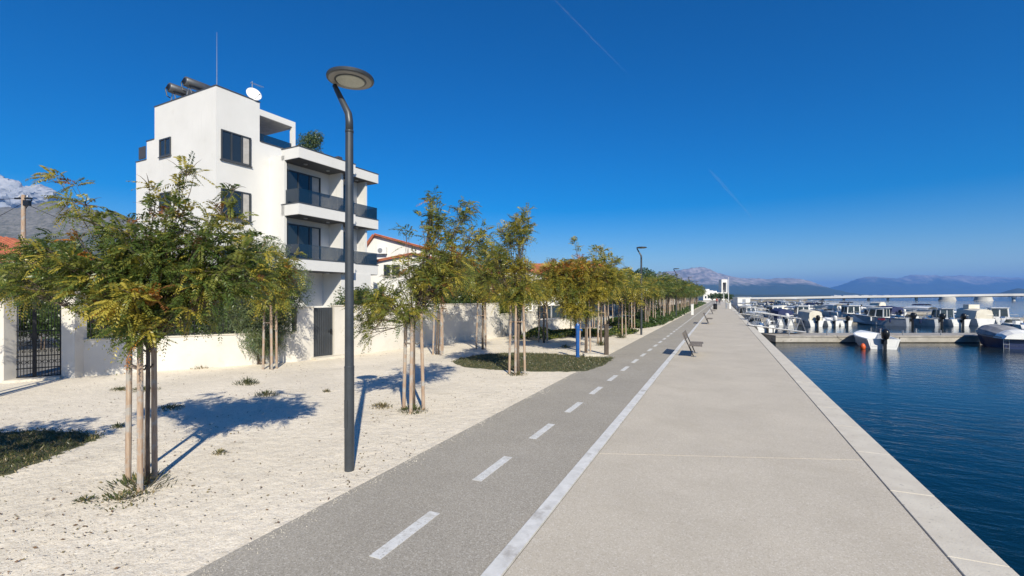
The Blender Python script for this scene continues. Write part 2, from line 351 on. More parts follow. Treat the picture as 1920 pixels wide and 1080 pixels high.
for i in range(n):
    s = .004 + .009*r.random()**2; x, y = X[i], Y[i]
    pb.add([(x-s, y, .002), (x, y-s*.8, .001), (x+s, y, .002), (x, y+s*.9, .001), (x, y, s*1.1)], [(0, 1, 4), (1, 2, 4), (2, 3, 4), (3, 0, 4)])
tag(pb.build('pebbles', M['pebble']), 'loose small pebbles lying on the pale gravel', 'pebbles', kind='stuff')

def patch(name, label, outline, nb, seed, h=.05):
    p0 = [G(*p) for p in outline]; pts = []; rr_ = rng(seed)
    for i in range(len(p0)):
        a, b = p0[i], p0[(i+1) % len(p0)]; nn_ = 8
        for k in range(nn_): pts.append(a.lerp(b, k/nn_)+Vector((rr_.uniform(-.06, .06), rr_.uniform(-.06, .06), 0)))
    gm = MB(); gm.prism([(p.x, p.y) for p in pts], .001, .012)
    o = gm.build(name, M['turf']); tag(o, label, 'grass', kind='stuff')
    xs = [p.x for p in pts]; ys = [p.y for p in pts]; r = np.random.default_rng(seed)
    X = r.uniform(min(xs), max(xs), nb*3); Y = r.uniform(min(ys), max(ys), nb*3)
    ins = np.zeros(len(X), bool); j = len(pts)-1
    for i in range(len(pts)):
        xi, yi, xj, yj_ = pts[i].x, pts[i].y, pts[j].x, pts[j].y
        c = ((yi > Y) != (yj_ > Y)) & (X < (xj-xi)*(Y-yi)/(yj_-yi+1e-9)+xi); ins ^= c; j = i
    X, Y = X[ins][:nb], Y[ins][:nb]; n = len(X); X = X+r.normal(0, .07, n); Y = Y+r.normal(0, .07, n); a = r.random(n)*6.28; hh = h*(.4+r.random(n))
    P = np.stack([X, Y, .012+hh/2], 1); ln = np.stack([r.normal(0, .35, n)*hh, r.normal(0, .35, n)*hh, hh/2], 1)
    wd = .004+.004*r.random(n); B = np.stack([np.cos(a)*wd, np.sin(a)*wd, np.zeros(n)], 1)
    quads_object('blades', P, ln, B, [M['grass'], M['drygrass']], (r.random(n) > .72), o)
patch('grass', 'dark trimmed ground cover patch at the left edge of the gravel', [(-420, 835), (-150, 818), (60, 810), (150, 811), (186, 818), (172, 828), (110, 852), (30, 884), (-60, 915), (-400, 1010)], 14000, 5, .045)
patch('grass', 'oval dark grass patch around the blue standpipe beside the path', [(848, 680), (862, 672), (905, 665), (960, 662), (1020, 663), (1085, 668), (1152, 671), (1135, 683), (1098, 697), (1000, 697), (930, 694), (872, 689)], 14000, 6, .05)

# ------------------------------------------------------------------ trees
def fronds(base, dirs, Ls, nl, r, leaf=.045, droop=.45, wfac=.36, up=None):
    """compound leaves: paired leaflets along a drooping rib; returns quad arrays"""
    F = len(base); k = np.arange(nl); s = (k+1.0)/nl
    t = dirs/np.linalg.norm(dirs, axis=1, keepdims=True)
    upv = np.array([0, 0, 1.0])+r.normal(0, .35, (F, 3)); side = np.cross(t, upv); side /= np.linalg.norm(side, axis=1, keepdims=True)+1e-9
    dr = droop*(.5+r.random(F))
    P = base[:, None, :] + t[:, None, :]*(Ls[:, None]*s[None, :])[:, :, None]
    P[:, :, 2] -= dr[:, None]*Ls[:, None]*s[None, :]**2
    T = np.repeat(t[:, None, :], nl, 1).copy(); T[:, :, 2] -= 2*dr[:, None]*s[None, :]; T /= np.linalg.norm(T, axis=2, keepdims=True)
    out = []
    for sg in (-1, 1):
        ph = .45 + .25*r.random((F, nl))
        ld = side[:, None, :]*sg*np.cos(ph)[:, :, None] + T*np.sin(ph)[:, :, None]
        ld[:, :, 2] -= .25+.25*r.random((F, nl)); ld /= np.linalg.norm(ld, axis=2, keepdims=True)
        ll = leaf*(.55+.75*np.sin(np.pi*(.15+.75*s)))[None, :]*(.75+.5*r.random((F, nl)))
        nrm = np.cross(T, ld)+r.normal(0, .25, (F, nl, 3)); wv = np.cross(ld, nrm); wv /= np.linalg.norm(wv, axis=2, keepdims=True)+1e-9
        c = P + ld*(ll*.55)[:, :, None]
        out.append((c, ld*(ll*.5)[:, :, None], wv*(ll*wfac*.5)[:, :, None]))
    return [np.concatenate([out[0][i], out[1][i]], 1) for i in range(3)]
def bez(a, b, c, n):
    return [a*(1-t)**2 + b*2*t*(1-t) + c*t*t for t in [i/(n-1) for i in range(n)]]
def make_crown(seed, fork, lobes, nfr, pal, leaf=.045, nl=9, flen=(.2, .34), droop=.45, per=6, trunk_r=.035, bare=0):
    """lobes: (x,y,z, rx,ry,rz, weight, palette override or None). Returns (crown quads, wood MB)"""
    r = np.random.default_rng(seed); wood = MB(); bs = []; ds = []; mi = []
    tot = sum(l[6] for l in lobes)
    for lb in lobes:
        c = Vector(lb[:3]); rad = np.array(lb[3:6]); k = max(1, int(nfr*lb[6]/tot/per)); p = lb[7] if len(lb) > 7 and lb[7] else pal
        st = Vector(fork) + Vector((0, 0, r.uniform(-.25, .05)))
        mid = st*.5+c*.5 + Vector((0, 0, -.15*(c-st).length*.5)) + Vector(r.normal(0, .05, 3))
        mid.x = st.x*.65+c.x*.35; mid.y = st.y*.65+c.y*.35
        limb = bez(st, mid, c, 7); r0 = trunk_r*(.35+.5*(lb[6]/tot)**.4)
        wood.tube(limb, [r0*(1-.75*i/6) for i in range(7)], 5, cap=False)
        for j in range(k):
            v = r.normal(0, 1, 3); v /= np.linalg.norm(v); q = r.random()**.45
            e = Vector(np.array(c)+v*rad*q)
            b0 = limb[int(r.integers(2, 7))]
            m2 = (b0+e)/2 + Vector((0, 0, .12*(e-b0).length)) + Vector(r.normal(0, .03, 3))
            tw = bez(b0, m2, e, 4); wood.tube(tw, [.007, .006, .004, .002], 3, cap=False)
            out = np.array(e-tw[2]); out /= np.linalg.norm(out)+1e-9
            for f in range(per):
                bp = tw[3] if f < per*.6 else tw[2]
                dv = out*.7 + r.normal(0, .62, 3) + np.array([0, 0, .18]); bs.append(tuple(bp)); ds.append(dv)
            # autumn colour gathers by branch
            h = r.random()
            pi = int(np.searchsorted(np.cumsum(p), h)); mi += [min(pi, 4) if r.random() < .75 else int(min(4, np.searchsorted(np.cumsum(p), r.random()))) for f in range(per)]
        for j in range(bare):
            v = r.normal(0, 1, 3); v[2] = abs(v[2])+.3; v /= np.linalg.norm(v); e = c+Vector(v*rad*1.5)
            wood.tube(bez(c, (c+e)/2+Vector((0, 0, .05)), e, 4), [.006, .005, .003, .001], 3, cap=False)
    bs = np.array(bs); ds = np.array(ds); F = len(bs); Ls = r.uniform(flen[0], flen[1], F)
    P, A, B = fronds(bs, ds, Ls, nl, r, leaf, droop)
    mi = np.repeat(np.array(mi)[:, None], P.shape[1], 1)
    return P.reshape(-1, 3), A.reshape(-1, 3), B.reshape(-1, 3), mi.ravel(), wood
LEAVES = [M['g1'], M['g2'], M['y1'], M['o1'], M['r1']]
def tree(name, loc, label, seed, fork, lobes, nfr, pal, group, trunk_r=.04, multi=1, lean=(0, 0), cat='tree', mats=None, **kw):
    t = thing(name, loc, 0, label, cat, group)
    P, A, B, mi, wood = make_crown(seed, fork, lobes, nfr, pal, trunk_r=trunk_r, **kw)
    r = rng(seed)
    for k in range(multi):
        ox, oy = (r.uniform(-.1, .1), r.uniform(-.1, .1)) if multi > 1 else (0, 0)
        f = Vector(fork); rr = trunk_r if multi == 1 else trunk_r*.55
        pts = [Vector((ox+lean[0], oy+lean[1], -.03)), Vector((ox*.8+lean[0]*.6+r.uniform(-.02, .02), oy*.8, f.z*.33)), Vector((ox*.4+f.x*.7+r.uniform(-.02, .02), oy*.4+f.y*.7, f.z*.7)), f+Vector((0, 0, .05))]
        wood.tube(pts, [rr*1.25, rr, rr*.92, rr*.75], 8)
    wood.build('trunk', M['bark'], t, smooth=True)
    quads_object('crown', P, A, B, mats or LEAVES, mi, t)
    return t
def stakes(loc, label, pos, h, group='wooden stakes round the young trees', rr=.035, bars=True, seed=0, cb=None, conv=.78):
    t = thing('tree_stakes', loc, 0, label, 'tree stakes', group); r = rng(seed)
    tops = []
    for (x, y) in pos:
        hx = h*r.uniform(.95, 1.03); tx, ty = x*conv+r.uniform(-.02, .02), y*conv+r.uniform(-.02, .02)
        m = MB(); m.tube([(x, y, -.05), ((x+tx)/2, (y+ty)/2, hx/2), (tx, ty, hx)], [rr, rr*.97, rr*.93], 10); m.build('stake', M['stake'], t, smooth=False)
        tops.append((x, y, tx, ty, hx))
    if bars:
        zb = cb or h*.70; m = MB(); n = len(tops); q = []
        for (x, y, tx, ty, hx) in tops: f = zb/hx; q.append(Vector((x+(tx-x)*f, y+(ty-y)*f, zb)))
        if n > 1: m.bar(q[0], q[1], .05, .022)
        m.build('crossbar', M['stake'], t) if n > 1 else None
        m = MB(); 
        for i in range(n): m.tube([q[i]+Vector((0, 0, .02)), (q[i]*.4)+Vector((0, 0, zb*.6-.03)), Vector((0, 0, zb+.02))], .009, 5)
        m.build('tie', M['strap'], t)
    return t
GT = 'young staked trees along the promenade'
# near tree, its crown measured lobe by lobe (local x,y of the tree; R = to the right of the picture, D = away)
def LB(px, py, r1, r2, r3, w, dd, base, d0, pal=None):
    d = d0+dd; p = cw((px-960)/FPX*d, d) - base; return (p.x, p.y, ZH(py, d), r1, r2, r3, w, pal)
b1 = G(276, 908); d1 = 5.46
GR = [.46, .42, .10, .005, .015]; MIX = [.20, .44, .33, .01, .02]; YE_ = [.10, .34, .53, .02, .01]; OR = [.03, .12, .40, .38, .07]; OL = [.22, .50, .25, .01, .02]
SP = [.30, .36, .28, .03, .03]
l1 = [LB(40, 524, .26, .3, .30, .9, .2, b1, d1, [.35, .5, .14, 0, .01]), LB(100, 484, .42, .45, .32, 1.7, .1, b1, d1), LB(180, 505, .45, .5, .30, 1.9, 0, b1, d1), LB(260, 524, .5, .55, .38, 2.6, .1, b1, d1), LB(345, 519, .5, .55, .38, 2.6, .1, b1, d1), LB(425, 514, .45, .45, .34, 2.0, 0, b1, d1, [.5, .4, .09, 0, .01]),
      LB(290, 454, .55, .5, .26, 1.7, 0, b1, d1), LB(390, 454, .45, .45, .26, 1.2, 0, b1, d1), LB(250, 584, .34, .4, .20, 1.0, -.2, b1, d1, MIX), LB(350, 584, .40, .4, .18, .9, 0, b1, d1), LB(185, 560, .24, .3, .14, .5, -.1, b1, d1, SP), LB(265, 624, .18, .2, .12, .25, -.3, b1, d1), LB(480, 474, .18, .2, .2, .35, .1, b1, d1),
      LB(200, 430, .30, .3, .14, .42, 0, b1, d1, MIX), LB(160, 385, .22, .18, .08, .22, 0, b1, d1, SP), LB(115, 345, .16, .14, .07, .14, .1, b1, d1, YE_), LB(320, 400, .36, .34, .18, .5, 0, b1, d1, SP), LB(350, 330, .16, .16, .18, .17, 0, b1, d1, [.25, .4, .3, 0, .05]), LB(280, 350, .14, .14, .10, .07, 0, b1, d1, YE_), LB(420, 400, .26, .2, .12, .26, .1, b1, d1, SP), LB(440, 355, .16, .14, .06, .09, .1, b1, d1, SP),
      LB(250, 554, .2, .2, .12, .35, -.5, b1, d1, YE_), LB(150, 449, .14, .2, .06, .05, -.3, b1, d1, OR)]
tree('young_tree', b1, 'nearest staked tree with a broad dark green crown and yellowing tips', 11, (.02, 0, 1.75), l1, 3600, GR, GT, .026, leaf=.037, nl=12, flen=(.18, .30), per=6, bare=2)
sp = [G(240, 903)-b1, G(263, 922)-b1, G(290, 898)-b1]
stakes(b1, 'three tall round stakes around the nearest big tree trunk', [(p.x, p.y) for p in sp], 1.95, rr=.031, seed=1, cb=1.38, conv=1.0)
b2 = G(775, 768); d2 = 9.04
l2 = [LB(795, 515, .62, .7, .42, 2.2, 0, b2, d2), LB(705, 560, .48, .5, .30, 1.3, 0, b2, d2), LB(840, 500, .55, .6, .50, 1.6, .2, b2, d2, MIX), LB(820, 430, .40, .4, .40, .9, .2, b2, d2), LB(812, 385, .15, .15, .24, .25, .2, b2, d2),
      LB(870, 400, .25, .25, .22, .4, .3, b2, d2), LB(885, 450, .35, .4, .35, .7, .4, b2, d2, [.2, .4, .4, 0, 0]), LB(760, 580, .6, .6, .25, 1.1, 0, b2, d2), LB(690, 590, .35, .35, .25, .5, 0, b2, d2), LB(760, 432, .2, .2, .08, .10, .2, b2, d2), LB(690, 625, .2, .2, .12, .15, 0, b2, d2)]
tree('young_tree', b2, 'second staked tree from the front, olive green crown right of the near lamp post', 12, (0, 0, 1.7), l2, 2100, OL, GT, .035, leaf=.042, nl=10, flen=(.2, .34), per=6)
sp = [G(757, 768)-b2, G(770, 775)-b2, G(794, 768)-b2, G(782, 762)-b2]
stakes(b2, 'stakes around the second tree, just right of the near lamp post', [(p.x, p.y) for p in (sp[0], sp[1], sp[2])], 1.85, rr=.035, seed=2)
b0 = cw(-11.35, 10.0)
tree('young_tree', b0, 'tree cut off by the left edge of the view beside the iron gate', 13, (0, 0, 1.8), [(0, 0, 2.6, .9, .9, .42, 2, None), (.55, .5, 2.6, .6, .6, .4, 1, None), (-.5, .2, 2.7, .5, .5, .4, 1, None), (.1, -.4, 2.45, .6, .6, .3, 1, None), (.9, .4, 2.9, .5, .4, .3, .7, MIX)], 1300, [.3, .5, .18, .01, .01], GT, .045, leaf=.06, nl=8, flen=(.25, .4))
stakes(b0, 'stakes of the cut-off tree at the left edge', [(-.22, -.1), (.2, -.12), (.05, .2)], 1.9, seed=3)
bx_ = cw(-6.6, 3.9)
tree('young_tree', bx_, 'tree standing outside the left edge, seen only by its shadow', 14, (0, 0, 1.7), [(0, 0, 2.5, .9, .9, .5, 2, None), (.5, .5, 2.4, .6, .6, .4, 1, None), (-.5, -.3, 2.6, .5, .5, .4, 1, None)], 500, GR, GT, .045, leaf=.06, nl=8)
b3 = G(508, 692); d3 = 14.05
l3 = [LB(500, 520, .9, .8, .6, 2, 0, b3, d3), LB(470, 470, .6, .6, .5, 1, 0, b3, d3), LB(535, 500, .6, .6, .6, 1, 0, b3, d3, MIX), LB(510, 560, .6, .6, .4, 1, -.2, b3, d3, YE_), LB(455, 440, .4, .4, .3, .5, 0, b3, d3)]
tree('young_tree', b3, 'staked tree with yellow lower leaves in front of the feathery bush and white wall', 15, (0, 0, 2.0), l3, 1100, [.25, .43, .28, .01, .03], GT, .04, leaf=.07, nl=7, flen=(.28, .45))
stakes(b3, 'stakes of the tree in front of the feathery bush', [(-.15, -.15), (.16, -.1), (.0, .2)], 2.0, seed=4)
b4 = G(823, 665); d4 = 17.5
tree('young_tree', b4, 'thin dark tree on three stems close to the white wall, behind the second tree', 16, (0, 0, 1.9), [(0, 0, 2.9, 1.1, 1.1, .7, 2, None), (.4, .5, 3.5, .7, .7, .5, 1, None), (-.6, -.2, 2.6, .6, .6, .5, 1, None)], 1000, OL, GT, .04, 3, leaf=.075, nl=7, flen=(.3, .48))
stakes(b4, 'stakes of the three-stemmed tree close to the wall', [(-.2, -.1), (.18, -.12), (.05, .2)], 1.9, seed=5)
b5 = G(905, 655); d5 = 19.2
tree('young_tree', b5, 'green tree before the white wall, left of the grass patch', 17, (0, 0, 1.9), [(0, 0, 3.0, 1.1, 1.1, .8, 2, None), (.2, .5, 3.9, .7, .7, .6, 1, None), (-.6, -.2, 2.7, .7, .6, .5, 1, None), (.5, -.3, 2.6, .6, .6, .5, .8, YE_)], 1200, [.2, .45, .22, .02, .01], GT, .045, leaf=.075, nl=7, flen=(.3, .48))
stakes(b5, 'stakes of the green tree left of the grass patch', [(-.25, -.1), (.2, -.12), (.05, .2)], 2.0, seed=6)
b6 = G(972, 700); d6 = 13.3
l6 = [LB(975, 430, .32, .32, .42, .9, 0, b6, d6, YE_), LB(955, 440, .3, .3, .3, .5, .2, b6, d6, MIX), LB(930, 490, .5, .5, .4, 1.2, 0, b6, d6, OL), LB(900, 520, .5, .5, .4, 1.0, 0, b6, d6, OL), LB(970, 500, .4, .4, .3, .9, 0, b6, d6, [.05, .2, .65, .05, .05]), LB(985, 545, .5, .5, .35, 1.2, 0, b6, d6, MIX), LB(950, 560, .5, .5, .3, .9, 0, b6, d6), LB(985, 400, .1, .1, .12, .12, 0, b6, d6, YE_)]
tree('young_tree', b6, 'tall tree with bright yellow top standing on the near rim of the grass patch', 18, (0, 0, 1.75), l6, 1700, MIX, GT, .04, leaf=.052, nl=9, flen=(.26, .42))
sp = [(-.24, -.1), (.22, -.05), (.02, -.26)]
stakes(b6, 'stakes of the tall yellow-topped tree on the grass patch', sp, 2.1, seed=7)
b7 = G(1098, 662); d7 = 18.0
l7 = [LB(1090, 500, .8, .8, .34, 1.4, 0, b7, d7, OR), LB(1040, 530, .8, .8, .5, 1.4, 0, b7, d7, YE_), LB(1095, 545, 1., .9, .5, 2.2, 0, b7, d7, YE_), LB(1140, 525, .7, .8, .5, 1.4, 0, b7, d7, YE_), LB(1045, 505, .6, .5, .25, .9, 0, b7, d7, OR), LB(1080, 580, .8, .7, .3, 1.0, 0, b7, d7, [.1, .3, .55, .03, .02]), LB(1155, 490, .2, .2, .12, .15, 0, b7, d7, YE_), LB(1078, 455, .12, .12, .1, .06, 0, b7, d7, YE_), LB(1120, 470, .35, .2, .12, .14, 0, b7, d7, YE_)]
tree('young_tree', b7, 'broad golden tree with orange-red top behind the blue standpipe', 19, (0, 0, 1.75), l7, 3000, YE_, GT, .04, leaf=.06, nl=9, flen=(.28, .45), bare=2)
stakes(b7, 'stakes of the orange-topped tree behind the blue standpipe', [(-.25, 0), (.22, -.1), (.0, .22)], 2.1, seed=8)
# masters for the avenue, then copies
def master(seed, pal, label, s=1.0, loc=(0, 0, 0), nfr=700):
    r = rng(seed); lobes = [(0, 0, 2.85*s, 1.15, 1.15, .6, 2, None)]
    for k in range(6):
        a = k*1.05+r.uniform(-.3, .3); q = r.uniform(.8, 1.3); lobes.append((math.cos(a)*q, math.sin(a)*q, r.uniform(2.4, 3.2)*s, .7, .7, .48, .9, None))
    lobes.append((r.uniform(-.4, .4), r.uniform(-.4, .4), 3.6*s, .35, .35, .4, .5, None))
    return tree('young_tree', loc, label, seed, (0, 0, 1.85), lobes, nfr, pal, GT, .045, leaf=.10, nl=6, flen=(.34, .55), per=5)
kinds = [([.16, .38, .45, .01, .0], 'yellow-green'), ([.25, .52, .22, .0, .01], 'olive green'), ([.66, .30, .03, 0, .01], 'dark green'), ([.06, .28, .62, .03, .01], 'golden yellow'), ([.55, .40, .05, 0, 0], 'mid green')]
masters = [[], [], [], [], []]; stake_master = None
ordn = ['first', 'second', 'third', 'fourth', 'fifth', 'sixth', 'seventh', 'eighth', 'ninth', 'tenth', 'eleventh', 'twelfth', 'thirteenth', 'fourteenth', 'fifteenth', 'sixteenth', 'seventeenth', 'eighteenth', 'nineteenth', 'twentieth', 'twenty-first', 'twenty-second', 'twenty-third', 'twenty-fourth']
rt = rng(77)
rows = [('row nearest the cycle path', -5.0, 21.3, 4.5, 22), ('middle avenue row', -7.6, 21.0, 4.5, 22), ('row farthest from the path', -10.2, 23.0, 4.6, 18)]
for ri, (rn, x0, y0, st, cnt) in enumerate(rows):
    for k in range(cnt):
        y = y0+st*k+rt.uniform(-.5, .5); x = x0+rt.uniform(-.35, .35)
        if ri == 0: ki = [0, 3, 0, 1, 4, 2, 4, 2, 4, 2, 4, 2][k] if k < 12 else rt.choice([2, 4])
        elif ri == 1: ki = [3, 0, 1, 4, 2][k] if k < 5 else rt.choice([2, 4, 2, 1])
        else: ki = rt.choice([1, 2, 4])
        lab = '%s tree, %s past the hydrant in the %s' % (kinds[ki][1], ordn[k], rn)
        lab = lab.replace('hydrant', 'blue standpipe')
        if not masters[ki]:
            o = master(100+ki, kinds[ki][0], lab); masters[ki].append(o)
        else: o = copy_tree(masters[ki][0])
        o.location = (x, y, 0); o.rotation_euler = (0, 0, rt.uniform(0, 6.28)); s = rt.uniform(.88, 1.08)*(1.12 if (k > 5 and ri < 2) else 1.0)
        o.scale = (s*rt.uniform(.92, 1.2), s*rt.uniform(.92, 1.2), s*rt.uniform(.94, 1.06)); o.rotation_euler.x = R(rt.uniform(-4, 4)); o['label'] = lab
        if ri < 2 or k % 2 == 0:
            lab2 = 'stakes of the %s tree past the standpipe in the %s' % (ordn[k], rn)
            if stake_master is None: stake_master = so2 = stakes((0, 0, 0), lab2, [(-.25, -.1), (.24, -.05), (0, .25)], 2.05, bars=True, seed=20)
            else: so2 = copy_tree(stake_master)
            so2.location = (x, y, 0); so2.rotation_euler = (0, 0, rt.uniform(0, 6.28)); so2['label'] = lab2

# feathery bush leaning over the wall
def bush(name, loc, label, cat, ells, n, leafm, leaf, seed, group=None, stem=True, wf=.3, droop=0):
    t = thing(name, loc, 0, label, cat, group); r = np.random.default_rng(seed); Ps = []
    tot = sum(e[6] for e in ells)
    for e in ells:
        k = int(n*e[6]/tot); v = r.normal(0, 1, (k, 3)); v /= np.linalg.norm(v, axis=1, keepdims=True); q = r.random(k)[:, None]**.4
        Ps.append(np.array(e[:3])+v*q*np.array(e[3:6])*(1+.25*np.sin(v[:, :1]*7+v[:, 2:]*5)))
    P = np.concatenate(Ps); k = len(P); a = r.normal(0, 1, (k, 3)); a[:, 2] -= droop; a /= np.linalg.norm(a, axis=1, keepdims=True); b = np.cross(a, r.normal(0, 1, (k, 3))); b /= np.linalg.norm(b, axis=1, keepdims=True)
    l = leaf*(.6+.8*r.random(k))[:, None]; P[:, 2] = np.maximum(P[:, 2], .02)
    quads_object('foliage', P, a*l*.5, b*l*.5*wf, leafm, (r.random(k) > .6) if isinstance(leafm, list) else None, t)
    if stem:
        m = MB(); rr = rng(seed)
        for e in ells: m.tube(bez(Vector((rr.uniform(-.1, .1), rr.uniform(-.1, .1), 0)), Vector((e[0]*.3, e[1]*.3, e[2]*.6)), Vector(e[:3]), 5), [.03, .025, .018, .012, .006], 5)
        m.build('stem', M['bark'], t, smooth=True)
    return t
bb = G(492, 683)
def BE(px, py, d, rx, rz, wt, ref): p = D(px, d)-ref; return (p.x, p.y, ZH(py, d), rx, rx, rz, wt)
bush('feathery_bush', bb, 'grey-green feathery bush spilling over the low white wall', 'bush', [BE(470, 600, 15.2, .8, .75, 2, bb), BE(505, 560, 15.4, .9, .8, 2.2, bb), BE(455, 560, 15.6, .7, .6, 1.5, bb), BE(495, 640, 15.0, .6, .5, 1.6, bb), BE(540, 540, 15.8, .75, .8, 1.6, bb), BE(430, 610, 15.5, .35, .5, .6, bb), BE(525, 600, 15.4, .5, .7, 1.2, bb), BE(500, 480, 15.8, .7, .6, 1, bb)], 42000, [M['t1'], M['t2']], .12, 31, wf=.13, droop=.9)

# low planting
def hedge(name, label, pts, wd, h, n, seed, mats, leaf=.07):
    r = np.random.default_rng(seed); base = MB(); P = []
    for i in range(n):
        f = r.random()*(len(pts)-1); k = int(f); q = f-k; p = pts[k]*(1-q)+pts[k+1]*q; wv = wd[k]*(1-q)+wd[k+1]*q
        a = r.uniform(-1, 1); hh = h*(1-.6*abs(a)**3)*(.75+.45*math.sin(p.y*1.9+a*3)*math.cos(p.y*.7)); z = hh*r.random()**.35
        P.append((p.x+a*wv, p.y+r.normal(0, .15), z+.01))
    P = np.array(P); k = len(P); a = r.normal(0, 1, (k, 3)); a[:, 2] = abs(a[:, 2])+.2; a /= np.linalg.norm(a, axis=1, keepdims=True); b = np.cross(a, r.normal(0, 1, (k, 3))); b /= np.linalg.norm(b, axis=1, keepdims=True)
    l = leaf*(.6+.8*r.random(k))[:, None]
    o = quads_object(name, P, a*l*.5, b*l*.28, mats, (r.random(k) > .6))
    tag(o, label, 'shrubs', kind='stuff'); return o
p_ = [Vector((-5.6, 32.5, 0)), Vector((-6.2, 36, 0)), Vector((-6.6, 45, 0)), Vector((-6.6, 70, 0)), Vector((-6.6, 110, 0)), Vector((-6.6, 150, 0))]
hedge('shrub_bed', 'dense dark green shrub bed running along the left of the cycle path', p_, [.8, 2.2, 2.7, 2.7, 2.7, 2.7], .62, 42000, 41, [M['e1'], M['g1']], .17)
p_ = [G(985, 638), G(1060, 630), G(1120, 631), G(1180, 624)]
hedge('low_hedge', 'low dark green hedge between the gravel and the garden wall', p_, [.7, .8, .8, .6], .5, 12000, 42, [M['e1'], M['g2']], .11)

# weeds and tufts on the gravel
def tuft(px, py, s, label, dry, seed, h=.1):
    p = G(px, py); t = thing('weed_tuft', p, 0, label, 'weed', 'weeds growing in the gravel'); r = np.random.default_rng(seed); n = int(260*s)
    a = r.random(n)*6.28; q = r.random(n)**.7*s*.42; hh = h*(.35+r.random(n))*(1.25-q/(s*.42)*.8)
    P = np.stack([np.cos(a)*q, np.sin(a)*q*.8, hh/2], 1); A = np.stack([np.cos(a)*hh*.45, np.sin(a)*hh*.45, hh/2], 1)+r.normal(0, .008, (n, 3))
    b = a+1.57+r.normal(0, .4, n); wd = .005+.007*r.random(n); B = np.stack([np.cos(b)*wd, np.sin(b)*wd, np.zeros(n)], 1)
    quads_object('blades', P, A, B, [M['grass'], M['drygrass']], (r.random(n) < dry), t)
for i, (px, py, s, lab, dry, h) in enumerate([(262, 912, 1.0, 'thick grassy weeds round the foot of the nearest tree', .25, .11), (228, 938, .75, 'flat weeds spreading left of the nearest tree foot', .35, .05), (160, 940, .3, 'small weed on the gravel left of the nearest tree', .3, .05),
        (463, 720, .85, 'round green weed in the open gravel before the feathery bush', .05, .14), (500, 741, .7, 'flat weed at the rim of the large tree shadow', .1, .1), (320, 766, .7, 'flat weed right of the nearest stakes', .3, .07), (222, 801, .3, 'tiny green weed left of the nearest stakes', .0, .07),
        (270, 732, .9, 'low weeds behind the nearest stakes', .25, .08), (225, 731, .6, 'low weeds near the white wall left of the stakes', .25, .07), (775, 772, .75, 'green tuft at the foot of the second tree', .1, .12), (715, 764, .6, 'dry grass left of the second tree foot', .8, .09), (613, 735, .25, 'brown tuft left of the near lamp post', .6, .07),
        (375, 690, .9, 'brown weeds at the foot of the low white wall', .7, .1), (412, 850, .3, 'small dry weed between the near tree and the lamp post', .6, .05), (1060, 652, .6, 'dark tuft behind the grass patch', .2, .15), (1128, 648, .6, 'dark clump just left of the timber post', .1, .25), (1165, 634, .7, 'dark clump on the gravel right of the timber post', .1, .25), (970, 703, .8, 'weeds at the foot of the yellow-topped tree', .3, .09)]):
    tuft(px, py, s, lab, dry, 200+i, h)

# ------------------------------------------------------------------ lamp posts
def lamp(loc, label):
    t = thing('street_lamp', loc, 0, label, 'street lamp', 'lamp posts along the cycle path')
    m = MB(); m.lathe([(.060, -.05), (.060, 1.30), (.056, 1.32), (.054, 2.0), (.048, 4.28)], 24); m.lathe([(.062, 1.295), (.062, 1.315)], 24)
    m.build('pole', M['lamp'], t, smooth=False)
    m = MB(); m.tube([(0, 0, 4.26), (0, 0, 4.40), (-.015, 0, 4.50), (-.06, 0, 4.58), (-.20, 0, 4.82), (-.245, 0, 4.90)], [.047, .047, .045, .041, .034, .030], 20); m.lathe([(.052, 4.26), (.052, 4.29)], 24)
    a = m.build('arm', M['lamp'], t, smooth=True)
    T = Matrix.Translation((.018, 0, 4.93))
    m = MB(); m.lathe([(.262, -.012), (.283, -.010), (.288, .012), (.280, .030), (.22, .048), (.05, .056)], 48, 0, T); h = m.build('lamp_head', M['lamp'], t, smooth=False)
    m = MB(); m.lathe([(.255, -.020), (.262, -.008)], 48, 0, T); m.build('underside', M['lampshell'], h)
    m = MB(); m.lathe([(.188, -.027), (.196, -.018)], 48, 1, T); m.lathe([(.165, -.034), (.172, -.026)], 48, 0, T); m.build('lens', [M['lens'], M['lamp']], h)
    m = MB(); m.box(-.026, .026, -.0625, -.0565, .55, .90); m.build('service_door', M['lamp'], t)
    return t
Lp = lamp(G(655, 882), 'near dark grey lamp post with round flat head on the gravel')
for k, lab in enumerate(['second lamp post beside the path after the timber post', 'third lamp post, thin in the distance at the shrub bed', 'fourth lamp post, tiny beyond the shrub bed', 'fifth lamp post near the far end of the avenue']):
    o = copy_tree(Lp); o.location = (-4.12, 27.1+22.5*k, 0); o['label'] = lab

# standpipe, timber post, small concrete block
t = thing('standpipe', G(1083, 671), R(20), 'bright blue metal standpipe on the grass patch', 'hydrant')
m = MB(); m.lathe([(.078, -.02), (.078, .05), (.066, .06), (.066, 1.02), (.078, 1.03), (.078, 1.16), (.062, 1.2), (.03, 1.215)], 20); m.build('body', M['bluepaint'], t)
m = MB(); m.tube([(.05, 0, 1.0), (.13, 0, 1.0), (.15, 0, .96)], [.028, .03, .03], 10); m.tube([(-.05, 0, 1.08), (-.11, 0, 1.08)], [.02, .026], 10); m.build('nozzle', M['bluepaint'], t)
m = MB(); m.lathe([(.03, 1.2), (.03, 1.25), (.015, 1.26)], 6); m.build('valve_nut', M['steel'], t)
t = thing('timber_post', G(1137, 665), R(24), 'dark weathered timber post on the gravel right of the blue standpipe', 'post')
m = MB(); m.prism([(-.075, -.07), (.075, -.07), (.075, .07), (-.075, .07)], -.02, 1.10); m.build('post', M['rustywood'], t, bevel=.01)
